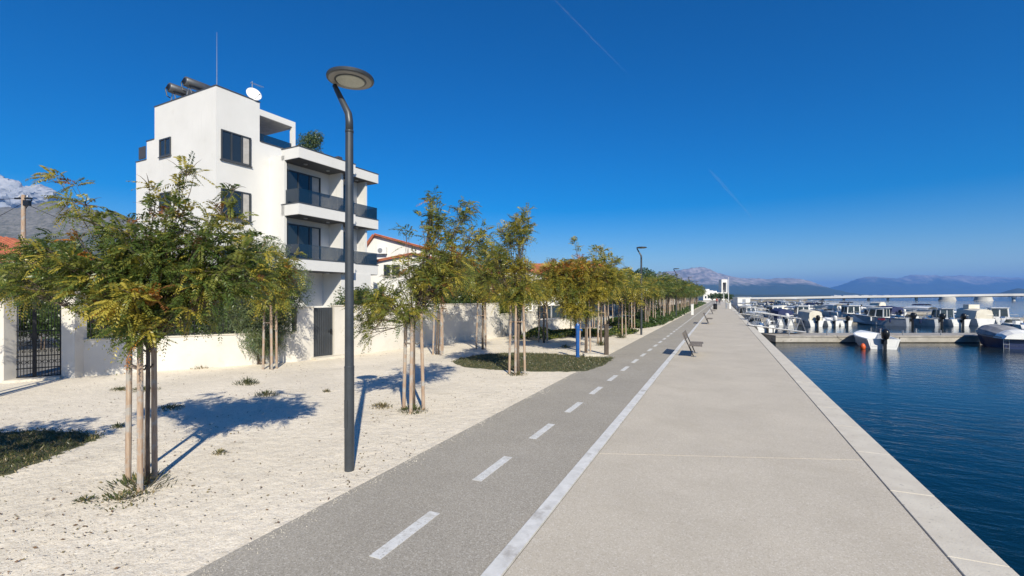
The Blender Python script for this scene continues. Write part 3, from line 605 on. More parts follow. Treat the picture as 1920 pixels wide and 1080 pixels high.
m = MB(); m.prism([(-.085, -.08), (.085, -.08), (.085, .08), (-.085, .08)], 1.10, 1.14); m.build('cap', M['rustywood'], t)
m = MB(); m.box(-.55, .0, -.28, .22, .0, .10); o = m.build('concrete_slab', M['coping'], bevel=.01); o.location = G(1122, 668); o.rotation_euler = (0, 0, R(24)); tag(o, 'low concrete block at the foot of the timber post', 'block')

# benches
def bench(loc, label):
    t = thing('park_bench', loc, 0, label, 'bench', 'benches facing the water')
    # x across (towards the sea), y along; slats run along y
    s = MB()
    for i in range(7):
        x = .02+i*.068
        for j in range(4): s.box(x, x+.056, .0+j*.47, .45+j*.47, .43, .455)
    s.build('seat', M['benchwood'], t, bevel=.004)
    b = MB()
    for i in range(5):
        f = i/4; x = -.105-.085*f; z = .66+.235*f
        for j in range(4): b.bar((x, j*.47, z), (x, .45+j*.47, z), .026, .048)
    b.build('backrest', M['benchwood'], t)
    for y in (.30, 1.56):
        m = MB(); m.bar((-.205, y, .90), (.20, y, .0), .05, .035); m.build('leg', M['black'], t)
        m = MB(); m.bar((.0, y, .425), (.50, y, .425), .05, .04); m.bar((.02, y, .42), (.11, y, .23), .04, .04); m.build('seat_bracket', M['black'], t)
        m = MB(); m.box(.12, .30, y-.05, y+.05, .016, .026); m.build('foot_plate', M['steel'], t)
    return t
bn = bench((-1.08, 17.7, .016), 'nearest bench on the promenade beside the white kerb line')
for k, lab in enumerate(['second bench along the promenade', 'third bench along the promenade', 'fourth bench, small in the distance', 'fifth bench, a speck far along the promenade']):
    o = copy_tree(bn); o.location = (-1.08, 39.2+21.6*k, .016); o['label'] = lab
for o in [q for q in C.objects if q.name.startswith('park_bench')]: o.scale = (.93, .93, .93)

# ------------------------------------------------------------------ garden walls and gates
def wall_seg(name, a, b, h, th, label, mat_='wallpaint', cap=True, cat='wall', z0=-.1):
    a = Vector((a.x, a.y, 0)); b = Vector((b.x, b.y, 0)); v = b-a; ln = v.length; rz = math.atan2(v.y, v.x)
    t = thing(name, a, rz, label, cat)
    m = MB(); m.box(0, ln, 0, th, z0, h); m.build('wall', M[mat_], t)
    if cap: m = MB(); m.box(-.01, ln+.01, -.025, th+.025, h+.001, h+.035); m.build('coping', M['coping'], t)
    return t, ln, rz
def pillar(px0, px1, py, h, label, th=.36):
    a = G(px0, py); b = G(px1, py); v = b-a; t = thing('gate_pillar', a, math.atan2(v.y, v.x), label, 'pillar')
    m = MB(); m.box(0, v.length, 0, th, -.1, h); m.build('shaft', M['wallpaint'], t)
    m = MB(); m.box(-.04, v.length+.04, -.04, th+.04, h+.001, h+.05); m.box(.02, v.length-.02, .02, th-.02, h+.051, h+.09); m.build('cap', M['coping'], t)
pillar(-18, 7, 718, 2.25, 'white pillar at the far left edge beside the iron gate')
pillar(115, 140, 709, 2.25, 'white pillar between the iron gate and the low wall')
ga, gb = G(8, 717), G(114, 709); v = gb-ga; GL = v.length
gt = thing('iron_gate', Vector((ga.x, ga.y, 0)), math.atan2(v.y, v.x), 'black wrought iron double gate with scrolls and rings', 'gate')
for s in (0, 1):
    x0 = .02+s*GL/2; x1 = GL/2-.01+s*GL/2-.01; y = .15; m = MB()
    for x in (x0, x1): m.box(x-.02, x+.02, y-.02, y+.02, .05, 2.12)
    for z in (.08, .30, .62, 1.28, 2.06): m.box(x0, x1, y-.012, y+.012, z-.014, z+.014)
    n = 8
    for i in range(1, n):
        x = x0+(x1-x0)*i/n; m.box(x-.007, x+.007, y-.007, y+.007, .08, 2.06 + .0)
        m.lathe([(.0, 2.07), (.016, 2.09), (.0, 2.16)], 6, 0, Matrix.Translation((x, y, 0)))
    ring = MB()
    for i in range(4):
        cx = x0+(x1-x0)*(i+.5)/4; rr = (x1-x0)/8.6
        for cz, q in ((.95, rr), (.46, rr*.8), (1.16, rr*.5), (.74, rr*.5)):
            ring.tube([(cx+q*math.cos(a*.5236), y, cz+q*math.sin(a*.5236)) for a in range(13)], .008, 5, cap=False)
    lf = m.build('gate_leaf', M['iron'], gt); ring.build('scrollwork', M['iron'], lf)
m = MB(); m.box(GL/2-.06, GL/2+.06, .11, .19, 1.05, 1.22); m.build('lock', M['iron'], gt)
m = MB(); m.box(0, GL, -.2, .5, -.05, .06); o = m.build('gate_threshold', M['coping']); o.location = gt.location; o.rotation_euler = gt.rotation_euler; tag(o, 'low stone step under the black iron gate', 'step')
t, wl, wz = wall_seg('low_garden_wall', G(140, 707), G(557, 678), .98, .18, 'low white garden wall with iron railing, left of the feathery bush')
fr = thing('iron_railing', t.location+Vector((0, 0, 1.015)), wz, 'black iron railing with scrolls on top of the low white wall', 'railing')
m = MB(); x = .06
while x < wl-.1:
    m.box(x-.008, x+.008, .082, .098, 0, 1.12); x += .125
for z in (.05, .28, 1.0): m.box(0, wl, .078, .102, z-.012, z+.012)
m.build('bars', M['iron'], fr)
m = MB(); x = .4
while x < wl-.3:
    for a0 in (0, 3.14): m.tube([(x+.16*math.cos(a*.5236+a0)*(1-a*.045), .09, .62+.16*math.sin(a*.5236+a0)*(1-a*.045)) for a in range(13)], .008, 5, cap=False)
    x += .55
m.build('scrollwork', M['iron'], fr)
wall_seg('garden_wall', G(557, 678), G(588, 674), 1.80, .30, 'short white wall piece between the feathery bush and the grey gate')
A_, B_ = G(588, 674), G(627, 669.5); v = B_-A_; sg = thing('slatted_gate', Vector((A_.x, A_.y, 0)), math.atan2(v.y, v.x), 'dark grey gate of vertical metal slats in the white wall', 'gate')
m = MB(); W_ = v.length; n = 9
for i in range(n): m.box(.02+(W_-.04)*i/n, .02+(W_-.04)*(i+.82)/n, .08, .10, .07, 1.76)
m.build('slats', M['frame'], sg); m = MB(); m.box(.01, W_-.01, .105, .13, .05, 1.79); m.build('panel', M['soffit'], sg)
m = MB(); m.box(W_-.12, W_-.06, .03, .078, .85, 1.02); m.tube([(W_-.09, .04, .95), (W_-.22, .03, .95)], .011, 6); m.build('handle', M['black'], sg)
m = MB(); m.box(-.1, W_+.5, -.35, .3, -.05, .075); o = m.build('gate_step', M['coping'], bevel=.01); o.location = sg.location; o.rotation_euler = sg.rotation_euler; tag(o, 'pale concrete step below the grey slatted gate', 'step')
wall_seg('garden_wall', G(627, 669.5), G(770, 652), 1.83, .22, 'long white wall right of the grey slatted gate, near section')
a_ = G(770, 652); b_ = G(937, 632.5); v = (b_-a_).normalized()
wall_seg('garden_wall', a_+v*.02, b_, 1.80, .22, 'white wall behind the three-stemmed tree, section ending above the grass patch')
wall_seg('garden_wall', G(937, 631.5), G(1000, 621), 1.2, .22, 'lower white wall between the yellow-topped tree and the cream pillar')
pillar(1000, 1008, 621, 1.75, 'cream pillar at the far end of the white walls', .3)
t, wl, wz = wall_seg('garden_wall', G(1008, 620), G(1190, 605.5), .62, .2, 'low beige wall behind the hedge and the golden tree')
fr = thing('glass_railing', t.location+Vector((0, 0, .66)), wz, 'railing panels on top of the low beige wall', 'railing'); x = 0
while x < wl-1.5:
    m = MB(); m.box(x, x+.05, .07, .12, 0, .95); m.build('post', M['steel'], fr); m = MB(); m.box(x+.08, x+1.42, .085, .095, .08, .9); m.build('panel', M['boatglass'], fr); x += 1.5
wall_seg('garden_wall', Vector((-13.2, 46, 0)), Vector((-12.6, 150, 0)), 1.3, .22, 'far white boundary wall behind the avenue trees')

# paved yard behind the walls
for k, (px, d) in enumerate([(-40, 17.5), (20, 18.5), (80, 18.8), (125, 19)]):  # shrubs added to darken the bright yard, in place of a shaded carport
    bush('yard_shade_shrub', D(px, d), 'added dark shrub in place of the shaded carport behind the iron gate, %s from the left' % ordn[k], 'shrub', [(0, 0, 1.9, 1.0, .8, .95, 2), (0, .2, 1.1, .6, .6, .5, .5)], 11000, [M['e1'], M['g1']], .12, 520+k, 'added shrubs darkening the yard behind the iron gate')
yd = MB(); yd.prism([(p.x, p.y) for p in (D(-500, 14), D(10, 12.3), D(140, 13.1), D(550, 16.2), D(590, 16.7), D(930, 25.3), D(930, 60), D(-300, 60))], -.02, .02); struct(yd.build('paved_yard', M['redterra']))

# ------------------------------------------------------------------ white apartment house
TH = R(90-3.57); CORN = cw(-15.16, 23.9)
bh = thing('apartment_house', (CORN.x, CORN.y, 0), TH, 'modern white four-storey apartment house with tower and dark balconies', 'building')
def part(m, name, mats, parent=None, **k): return m.build(name, mats, parent or bh, **k)
m = MB()
m.box(0, 2.37, 0, 5.94, 0, 12.98); m.box(0, 2.37, 5.94, 6.8, 0, 11.15); m.box(0, 2.37, 6.8, 8.0, 0, 10.1)
m.box(2.37, 2.95, .0, 8, 0, 10.08); m.box(2.95, 8.70, -1.05, 8, 3.622, 10.06)
m.box(2.95, 6.23, -.5, 7.9, 0, 3.621); m.box(6.23, 8.70, -2.08, 7.9, 0, 3.621)
m.box(2.37, 4.62, .003, .20, 10.08, 10.80)                 # terrace parapet
m.box(2.95, 3.10, -1.30, -1.05, 3.625, 10.0)
m.box(6.23, 6.40, -2.08, -1.05, 4.22, 6.66); m.box(6.23, 6.40, -2.08, -1.05, 7.28, 9.74)
m.box(8.55, 8.70, -1.75, -1.05, 4.22, 6.66); m.box(8.55, 8.70, -1.75, -1.05, 7.28, 9.74)
part(m, 'wall', M['render'])
m = MB()
for (x0, x1, y0, y1, z) in [(-.03, 2.40, -.03, .12, 12.981), (-.03, .12, .12, 5.97, 12.981), (2.25, 2.40, .12, 5.97, 12.981), (.12, 2.25, 5.85, 5.97, 12.981), (-.03, .12, 5.97, 6.83, 11.151), (-.03, 2.40, 6.68, 6.83, 11.151), (-.03, .12, 6.83, 8.03, 10.101), (2.41, 4.65, -.03, .23, 10.801)]:
    m.box(x0, x1, y0, y1, z, z+.045)
part(m, 'parapet_cap', M['capmetal'])
def fascia(x0, x1, yf, yb, z0, z1, cap):
    m = MB(); m.box(x0, x1, yf, yb, z0, z1); o = part(m, 'balcony_slab', M['render'])
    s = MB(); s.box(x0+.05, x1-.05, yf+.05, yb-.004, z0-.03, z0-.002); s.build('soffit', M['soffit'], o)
    if cap: c = MB(); c.box(x0-.03, x1+.03, yf-.03, yf+.12, z1+.001, z1+.04); c.box(x0-.03, x0+.12, yf+.12, yb, z1+.001, z1+.04); c.box(x1-.12, x1+.03, yf+.12, yb, z1+.001, z1+.04); c.build('edge_cap', M['capmetal'], o)
    for x in np.arange(x0+1.0, x1-.3, 1.55):
        l = MB(); l.lathe([(.09, z0-.075), (.11, z0-.045), (.11, z0-.031)], 16, 0, Matrix.Translation((x, (yf+yb)/2, 0))); l.build('ceiling_light', M['steel'], o)
    return o
def rail(o, x0, x1, y, z0, h=.78, side=None):
    m = MB(); x = x0
    n = max(1, round((x1-x0)/1.3)); wd = (x1-x0)/n
    for i in range(n): m.box(x0+i*wd+.01, x0+(i+1)*wd-.01, y, y+.02, z0, z0+h)
    if side: m.box(x0, x0+.02, y+.03, side, z0, z0+h)
    m.build('glass_railing', M['railglass'], o)
for i, (z0, z1) in enumerate([(3.62, 4.23), (6.66, 7.27), (9.74, 10.34)]):
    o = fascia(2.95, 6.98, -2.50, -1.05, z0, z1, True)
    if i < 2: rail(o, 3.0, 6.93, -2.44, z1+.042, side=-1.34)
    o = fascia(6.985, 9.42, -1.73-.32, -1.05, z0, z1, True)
    if i < 2: rail(o, 7.03, 9.37, -1.99, z1+.042); c = MB(); c.box(9.35, 9.37, -1.96, -1.1, z1+.042, z1+.82); c.build('glass_railing', M['railglass'], o)
def window(x0, x1, y, z0, z1, face='f', name='window', split=(.34,), sliding=False, blind=.0):
    """face 'f': in the seaward wall at local y; 's': in the end wall at local x=y, spanning x0..x1 along depth"""
    def bx(mb, a0, a1, o0, o1, q0, q1):
        if face == 'f': mb.box(a0, a1, y-o1, y-o0, q0, q1)
        else: mb.box(-o1+y, -o0+y, a0, a1, q0, q1)
    f = MB(); fw = .07
    for (a0, a1, q0, q1) in [(x0, x1, z0, z0+fw), (x0, x1, z1-fw, z1), (x0, x0+fw, z0+fw, z1-fw), (x1-fw, x1, z0+fw, z1-fw)]: bx(f, a0, a1, .003, .06, q0, q1)
    for s in split: xs = x0+(x1-x0)*s; bx(f, xs-.035, xs+.035, .003, .055, z0+fw, z1-fw)
    o = part(f, name, M['frame'])
    p = MB(); bx(p, x0+fw, x1-fw, .004, .02, z0+fw, z1-fw); p.build('pane', M['glass'], o)
    if not sliding: s = MB(); bx(s, x0-.05, x1+.05, .002, .10, z0-.05, z0-.002); s.build('sill', M['capmetal'], o)
    if blind: b = MB(); bx(b, x0+(x1-x0)*blind+.05, x1-fw-.04, .021, .026, z0+fw, z1-fw); b.build('curtain', M['curtain'], o)
for z in (9.28, 6.25, 3.2):
    window(.24, 1.85, 0, z, z+1.55, split=(.34, .68), blind=.70)
for z in (10.02, 7.0, 4.0):
    window(4.2, 5.35, 0, z, z+1.0, face='s', split=(.5,))
for z in (4.26, 7.30):
    window(3.25, 5.55, -1.05, z, z+2.05, split=(.33, .66), sliding=True, name='balcony_door', blind=.72)
    window(6.55, 7.75, -1.05, z, z+2.05, split=(.5,), sliding=True, name='balcony_door')
m = MB(); M3 = Matrix.Translation((5.3, -.5, 2.95)) @ Matrix.Rotation(R(90), 4, 'X'); m.lathe([(.14, .0), (.14, .05), (.10, .08)], 20, 0, M3); part(m, 'wall_light', M['steel'])
m = MB(); m.box(2.372, 4.65, .0, 3.2, 12.28, 12.62); pg = part(m, 'pergola', M['render'])
m = MB(); m.box(4.43, 4.65, .0, .22, 10.85, 12.278); m.box(4.43, 4.65, 2.98, 3.2, 10.1, 12.278); m.build('pillar', M['render'], pg)
m = MB(); m.box(2.42, 4.60, .05, 3.15, 12.25, 12.277); m.build('soffit', M['curtain'], pg)
m = MB(); m.box(2.40, 4.42, .07, .09, 10.85, 11.30); m.box(4.62, 4.64, .25, 2.9, 10.15, 11.1); part(m, 'glass_railing', M['railglass'])
m = MB(); m.box(6.2, 6.5, -1.9, -1.6, 10.08, 10.75); part(m, 'vent_box', M['soffit']); m = MB(); m.box(-.05, .0, 6.9, 7.6, 10.2, 10.9); part(m, 'terrace_screen', M['soffit'])
def BL(x, y, z=0):    # building-local -> world
    return Vector((CORN.x, CORN.y, 0)) + Matrix.Rotation(TH, 3, 'Z') @ Vector((x, y, z))
# roof fittings
for k, (yy, lab) in enumerate([(4.9, 'left solar water tank on the tower roof'), (3.3, 'right solar water tank on the tower roof, nearer the mast')]):
    t = thing('solar_water_heater', BL(.55, yy, 13.38), TH, lab, 'water heater', 'solar water heaters on the tower roof')
    m = MB(); m.tube([(-.35, 0, .62), (-.30, 0, .62), (1.65, 0, .62), (1.7, 0, .62)], [.2, .27, .27, .2], 20); m.build('tank', M['tank'], t, smooth=True)
    m = MB(); m.tube([(-.37, 0, .62), (-.34, 0, .62)], [.15, .19], 16); m.build('end_cap', M['black'], t)
    m = MB()
    for x in (-.1, 1.2):
        m.bar((x, .22, 0), (x, .05, .45), .04, .04); m.bar((x, -.25, 0), (x, -.05, .45), .04, .04); m.bar((x, -.9, 0), (x, .2, .4), .04, .04)
    m.build('support_frame', M['steel'], t)
    m = MB(); m.add([(-.2, -1.0, .08), (1.3, -1.0, .08), (1.3, -.1, .45), (-.2, -.1, .45), (-.2, -1.0, .03), (1.3, -1.0, .03), (1.3, -.1, .40), (-.2, -.1, .40)], [(0, 1, 2, 3), (4, 5, 6, 7), (0, 1, 5, 4), (1, 2, 6, 5), (2, 3, 7, 6), (3, 0, 4, 7)]); m.build('collector', M['black'], t)
    m = MB(); m.tube([(-.33, .1, .75), (-.45, .1, .5), (-.42, .0, .1), (-.3, -.1, .0)], .03, 8); m.build('pipe', M['black'], t, smooth=True)
m = MB(); m.tube([(0, 0, 0), (0, 0, 1.4), (0, 0, 2.75)], [.02, .013, .007], 8); o = m.build('lightning_rod', M['steel']); o.location = BL(.1, .1, 13.03); tag(o, 'thin vertical mast on the tower corner of the white house', 'mast')
t = thing('satellite_dish', BL(2.1, .25, 12.95), TH, 'white satellite dish with a small aerial on the tower edge', 'satellite dish')
Rm = Matrix.Translation((0, -.12, .38)) @ Matrix.Rotation(R(-18), 4, 'Z') @ Matrix.Rotation(R(72), 4, 'X')
m = MB(); m.lathe([(.02, -.0), (.18, .015), (.32, .05), (.385, .085), (.39, .075), (.32, .035), (.18, .0), (.02, -.02)], 28, 0, Rm); m.build('dish', M['whitegrp'], t, smooth=True)
m = MB(); m.tube([(0, 0, -.1), (0, 0, 1.15)], .025, 8); m.build('mast', M['steel'], t)
m = MB(); m.tube([(0, -.1, .1), (.05, -.55, .32)], .012, 6); m.tube([(.05, -.52, .32), (.05, -.6, .34)], .035, 8); m.build('feed_arm', M['steel'], t)
m = MB(); m.tube([(-.1, 0, 1.05), (.62, -.1, 1.05)], .014, 6)
for i in range(7): m.tube([(-.05+i*.1, -.12, 1.05), (-.05+i*.1, .10, 1.05)], .008, 4)
m.build('aerial', M['steel'], t)
op = BL(6.1, .6, 10.06)
t = bush('rooftop_tree', op, 'round grey-green olive tree standing on the roof terrace', 'tree', [(0, 0, 1.7, .75, .75, .75, 2), (.3, .2, 2.1, .5, .5, .5, 1), (-.3, -.1, 1.3, .5, .5, .45, 1)], 5200, [M['e1'], M['t1']], .13, 51, wf=.3)
m = MB(); m.lathe([(.30, 0), (.36, .5), (.38, .52), (.33, .5), (.32, .45)], 20); m.build('pot', M['soffit'], t)

# ------------------------------------------------------------------ other houses
def gable_house(loc, rz, label, W_, Dp, he, hp, peakx, wallm='render', wins=(), ov=.35, roofm='tile'):
    t = thing('house', loc, rz, label, 'house')
    m = MB(); pr = [(0, 0), (W_, 0), (W_, he), (peakx, hp), (0, he)]
    n = 5; vs = [(x, 0, z) for x, z in pr]+[(x, Dp, z) for x, z in pr]; m.add(vs, [(0, 1, 2, 3, 4), (9, 8, 7, 6, 5)]+[(i, (i+1) % 5, (i+1) % 5+5, i+5) for i in range(5)]); m.build('wall', M[wallm], t)
    rf = MB()
    for (xa, za, xb, zb) in ((-ov, he-ov*(hp-he)/peakx, peakx, hp), (W_+ov, he-ov*(hp-he)/(W_-peakx), peakx, hp)):
        v = Vector((xb-xa, 0, zb-za)); nn = Vector((-v.z, 0, v.x)).normalized()*(.12 if v.x > 0 else -.12)
        q = [Vector((xa, -ov, za)), Vector((xb, -ov, zb)), Vector((xb, Dp+ov, zb)), Vector((xa, Dp+ov, za))]; e = Vector((0, 0, .012))
        rf.add([p+e for p in q]+[p+nn+e for p in q], [(0, 1, 2, 3), (4, 5, 6, 7), (0, 1, 5, 4), (1, 2, 6, 5), (2, 3, 7, 6), (3, 0, 4, 7)])
        for i in range(int((Dp+2*ov)/.28)):
            y = -ov+i*.28; rf.tube([Vector((xa, y, za))+nn*1.15, Vector((xb, y, zb))+nn*1.15], .055, 5)
    rf.build('roof', M[roofm], t)
    for (x0, x1, z0, z1) in wins:
        f = MB(); f.box(x0, x1, -.06, -.003, z0, z1); o = f.build('window', M['frame'] if wallm else M['frame'], t); p = MB(); p.box(x0+.07, (x0+x1)/2-.03, -.075, -.061, z0+.07, z1-.07); p.box((x0+x1)/2+.03, x1-.07, -.075, -.061, z0+.07, z1-.07); p.build('pane', M['glass'], o)
        s = MB(); s.box(x0-.06, x1+.06, -.12, -.004, z0-.07, z0-.004); s.build('sill', M['coping'], o)
    return t
h2 = gable_house(D(672, 43), YAW+R(-4), 'white gabled house right of the apartment house, partly behind trees', 9.5, 9, 5.6, 7.75, 1.6, wins=[(3.0, 3.7, 4.0, 5.2)])
m = MB(); m.box(1.9, 2.75, -.42, -.08, 6.05, 6.65); ac = m.build('air_conditioner', M['whitegrp'], h2); m = MB(); m.tube([(2.2, -.45, 6.35), (2.2, -.425, 6.35)], .22, 20); m.build('fan_grille', M['steel'], ac)
h2b = gable_house(D(700, 38), YAW+R(2), 'small white annex with dark windows and dark red eaves below the gabled house', 6.5, 3.0, 4.9, 5.55, 3.2, wins=[(.85, 1.35, 4.0-.15, 4.75), (1.5, 2.15, 3.85, 4.75)], ov=.25)
gable_house(D(895, 50), YAW+R(8), 'white house with tiled roof glimpsed behind the trees above the grass patch', 9, 9, 3.9, 5.2, 4.5, wins=[(1.2, 2.2, 2.2, 3.4), (4, 5, 2.2, 3.4)])
gable_house(D(1136, 62), YAW+R(88), 'distant house with orange tiled roof rising above the golden tree', 8, 9.5, 4.4, 6.7, 4, wins=[(1.2, 2.2, 2.4, 3.6), (5, 6, 2.4, 3.6)])
hl = gable_house(D(-520, 27), YAW-R(20), 'house with red tiled roof at the left edge behind the iron gate', 13.5, 9, 4.3, 6.2, 7.5, wins=[(9.5, 10.7, 1.0, 2.3), (2.5, 3.7, 3.1, 4.3)])
m = MB(); m.box(6.0, 12.5, -3.4, -.01, 2.65, 2.85); po = m.build('porch_roof', M['rustywood'], hl)
m = MB()
for x in (6.1, 9.2, 12.3): m.box(x-.08, x+.08, -3.35, -3.2, 0, 2.649)
m.build('porch_post', M['rustywood'], hl); m = MB(); m.box(6.4, 9.2, -.05, -.004, .05, 2.3); m.build('door', M['soffit'], hl)
for k, (px, d, w_, h, lab) in enumerate([(165, 17.5, 1.2, 2.9, 'evergreen added as shade behind the railing, beside the gate pillar'), (255, 18.0, 1.3, 2.7, 'evergreen added as shade behind the railing, behind the nearest tree trunk'), (345, 18.6, 1.3, 2.8, 'evergreen added as shade behind the middle of the railing'), (425, 19, 1.2, 2.9, 'evergreen added as shade behind the railing, left of the feathery bush'), (60, 21, 1.7, 3.2, 'dark shrub in the yard seen through the iron gate'), (860, 33, 2.6, 4.4, 'dark garden tree behind the white wall, left of the tiled house'), (940, 33, 2.3, 3.6, 'dark garden shrub behind the white wall near its end'), (660, 21.5, .9, 2.6, 'garden shrub behind the wall hidden by the near lamp post'), (1180, 48, 3.2, 5.0, 'garden tree behind the avenue near the second lamp'), (1100, 40, 2.6, 4.0, 'dark garden tree behind the golden tree')]):  # first four are added as dark fill for the shade behind the railing
    p = D(px, d); bush('garden_shrub', p, lab, 'shrub', [(0, 0, h*.55, w_, w_, h*.42, 2), (.5, .2, h*.75, w_*.6, w_*.6, h*.25, 1), (-.5, 0, h*.35, w_*.7, w_*.7, h*.3, 1)], int(11000*max(1, w_*.9)), [M['e1'], M['g1']], .13 if d < 30 else .2, 60+k, 'garden shrubs behind the walls')
tl = rng(9)
for k in range(15):
    y = 60+k*9.5; p = Vector((-15.5+tl.uniform(-1.5, 1.5), y, 0)); h = tl.uniform(5.0, 6.6)
    bush('garden_tree', p, 'evergreen tree beyond the boundary wall, %s counting away from the second lamp' % ordn[k], 'tree', [(0, 0, h*.6, 2.6, 2.8, h*.36, 2), (.8, .5, h*.8, 1.6, 1.6, h*.2, 1), (-.9, -.4, h*.45, 1.8, 1.8, h*.25, 1)], 2600, [M['e1'], M['g1']], .42, 300+k, 'evergreens beyond the boundary wall')

# utility pole and wires
pp = D(44, 30)
t = thing('utility_pole', pp, YAW, 'wooden utility pole with brackets at the left, before the mountain', 'utility pole')
m = MB(); m.tube([(0, 0, -.1), (0, 0, 8.7)], [.16, .11], 12); m.build('pole', M['stake'], t)
m = MB(); m.box(-.05, .42, -.1, .1, 8.0, 8.35); m.box(-.55, .55, -.05, .05, 8.42, 8.52); m.bar((0, .1, 7.8), (.45, .1, 8.4), .04, .04); m.build('bracket', M['black'], t)
m = MB()
for x in (-.26, 0, .26): m.lathe([(.04, 8.53), (.055, 8.58), (.03, 8.66)], 8, 0, Matrix.Translation((x, 0, 0)))
m.build('insulator', M['steel'], t)
def wire(a, b, sag, lab, r=.014):
    m = MB(); m.tube([a*(1-s)+b*s - Vector((0, 0, 4*sag*s*(1-s))) for s in [i/14 for i in range(15)]], r, 5); o = m.build('power_line', M['black']); tag(o, lab, 'power line', 'overhead wires')
wire(pp+Vector((0, 0, 8.5)), D(-400, 32, 9.0), .3, 'upper wire running left from the utility pole')
wire(pp+Vector((0, 0, 8.2)), D(-250, 26, 3.5), .3, 'lower wire sloping down left from the utility pole')
wire(pp+Vector((0, 0, 8.2)), D(330, 33, 5.6), .5, 'wire sloping down right from the utility pole toward the white house')

# ------------------------------------------------------------------ boats
def hull(L_, B_, H_, mats, full=.5, rake=.25):
    m = MB(); st = 12; rings = []
    for i in range(st):
        s = i/(st-1); b = B_/2*(1-max(0, (s-.42)/.58)**2.3*.985)*(.90+.10*min(1, s/.4)); h = H_*(1+.38*s*s); x = -L_/2+L_*s
        kx = x-rake*s**3*L_*.35; ci = max(0, b-.07); fl = H_*.28; cz = -.02+.18*H_*s**2
        rings.append([(x, -b, h), (x, -b*1.02, h-.06), (kx, -b*.80, cz), (kx-.0, 0, -.22*(1-s**3)), (kx, b*.80, cz), (x, b*1.02, h-.06), (x, b, h), (x, ci, h+.005), (x-.02, ci*.86, fl), (x-.02, -ci*.86, fl), (x, -ci, h+.005)])
    n = 11; vs = [v for r_ in rings for v in r_]; fs = []; ms = []
    for i in range(st-1):
        for k in range(n):
            k2 = (k+1) % n; fs.append((i*n+k, i*n+k2, (i+1)*n+k2, (i+1)*n+k)); ms.append(0 if k < 6 else 1)
    m.add(vs, fs); m.m[-len(ms):] = ms
    m.add(rings[0][:7], [(0, 1, 2, 3, 4, 5, 6)], 0); r0 = rings[0]
    m.add([(x+.06, y*.96, z-.002) for x, y, z in r0[:7]], [(6, 5, 4, 3, 2, 1, 0)], 1)
    m.add(rings[-1], [tuple(range(n))], 0)
    return m
def hb(L_, B_, H_, x):      # half beam and sheer at x
    s = (x+L_/2)/L_; return B_/2*(1-max(0, (s-.42)/.58)**2.3*.985)*(.90+.10*min(1, s/.4)), H_*(1+.38*s*s)
def deck(L_, B_, H_, x0, mt, t):
    m = MB(); n = 8; vs = []
    for i in range(n):
        x = x0+(L_/2-.02-x0)*i/(n-1); b, h = hb(L_, B_, H_, x); vs += [(x, -b*.985, h+.012), (x, 0, h+.012+.06*b), (x, b*.985, h+.012)]
    fs = []
    for i in range(n-1): fs += [(i*3, i*3+1, i*3+4, i*3+3), (i*3+1, i*3+2, i*3+5, i*3+4)]
    b, h = hb(L_, B_, H_, x0); k = len(vs); vs += [(x0, -b*.9, .1), (x0, b*.9, .1)]; fs.append((0, k, k+1, 2, 1)); m.add(vs, fs); return m.build('foredeck', mt, t)
def outboard(t, x, z, mt, y=0, s=1.0):
    s *= 1.2
    m = MB(); Mx = Matrix.Translation((x-.18*s, y, z+.12*s)) @ Matrix.Rotation(R(-12), 4, 'Y')
    m.lathe([(.05*s, -.05*s), (.13*s, 0), (.155*s, .12*s), (.15*s, .30*s), (.11*s, .40*s), (.03*s, .43*s)], 14, 0, Mx, sx=1.35, sy=1); o = m.build('outboard_motor', mt, t, smooth=True)
    m = MB(); m.box(x-.24*s, x-.10*s, y-.05*s, y+.05*s, z-.60*s, z+.12*s); m.box(x-.12*s, x+.08*s, y-.10*s, y+.10*s, z-.15*s, z+.06*s); m.tube([(x, y, z+.2*s), (x+.35*s, y+.05, z+.28*s)], .02, 6); m.build('leg', M['black'], o)
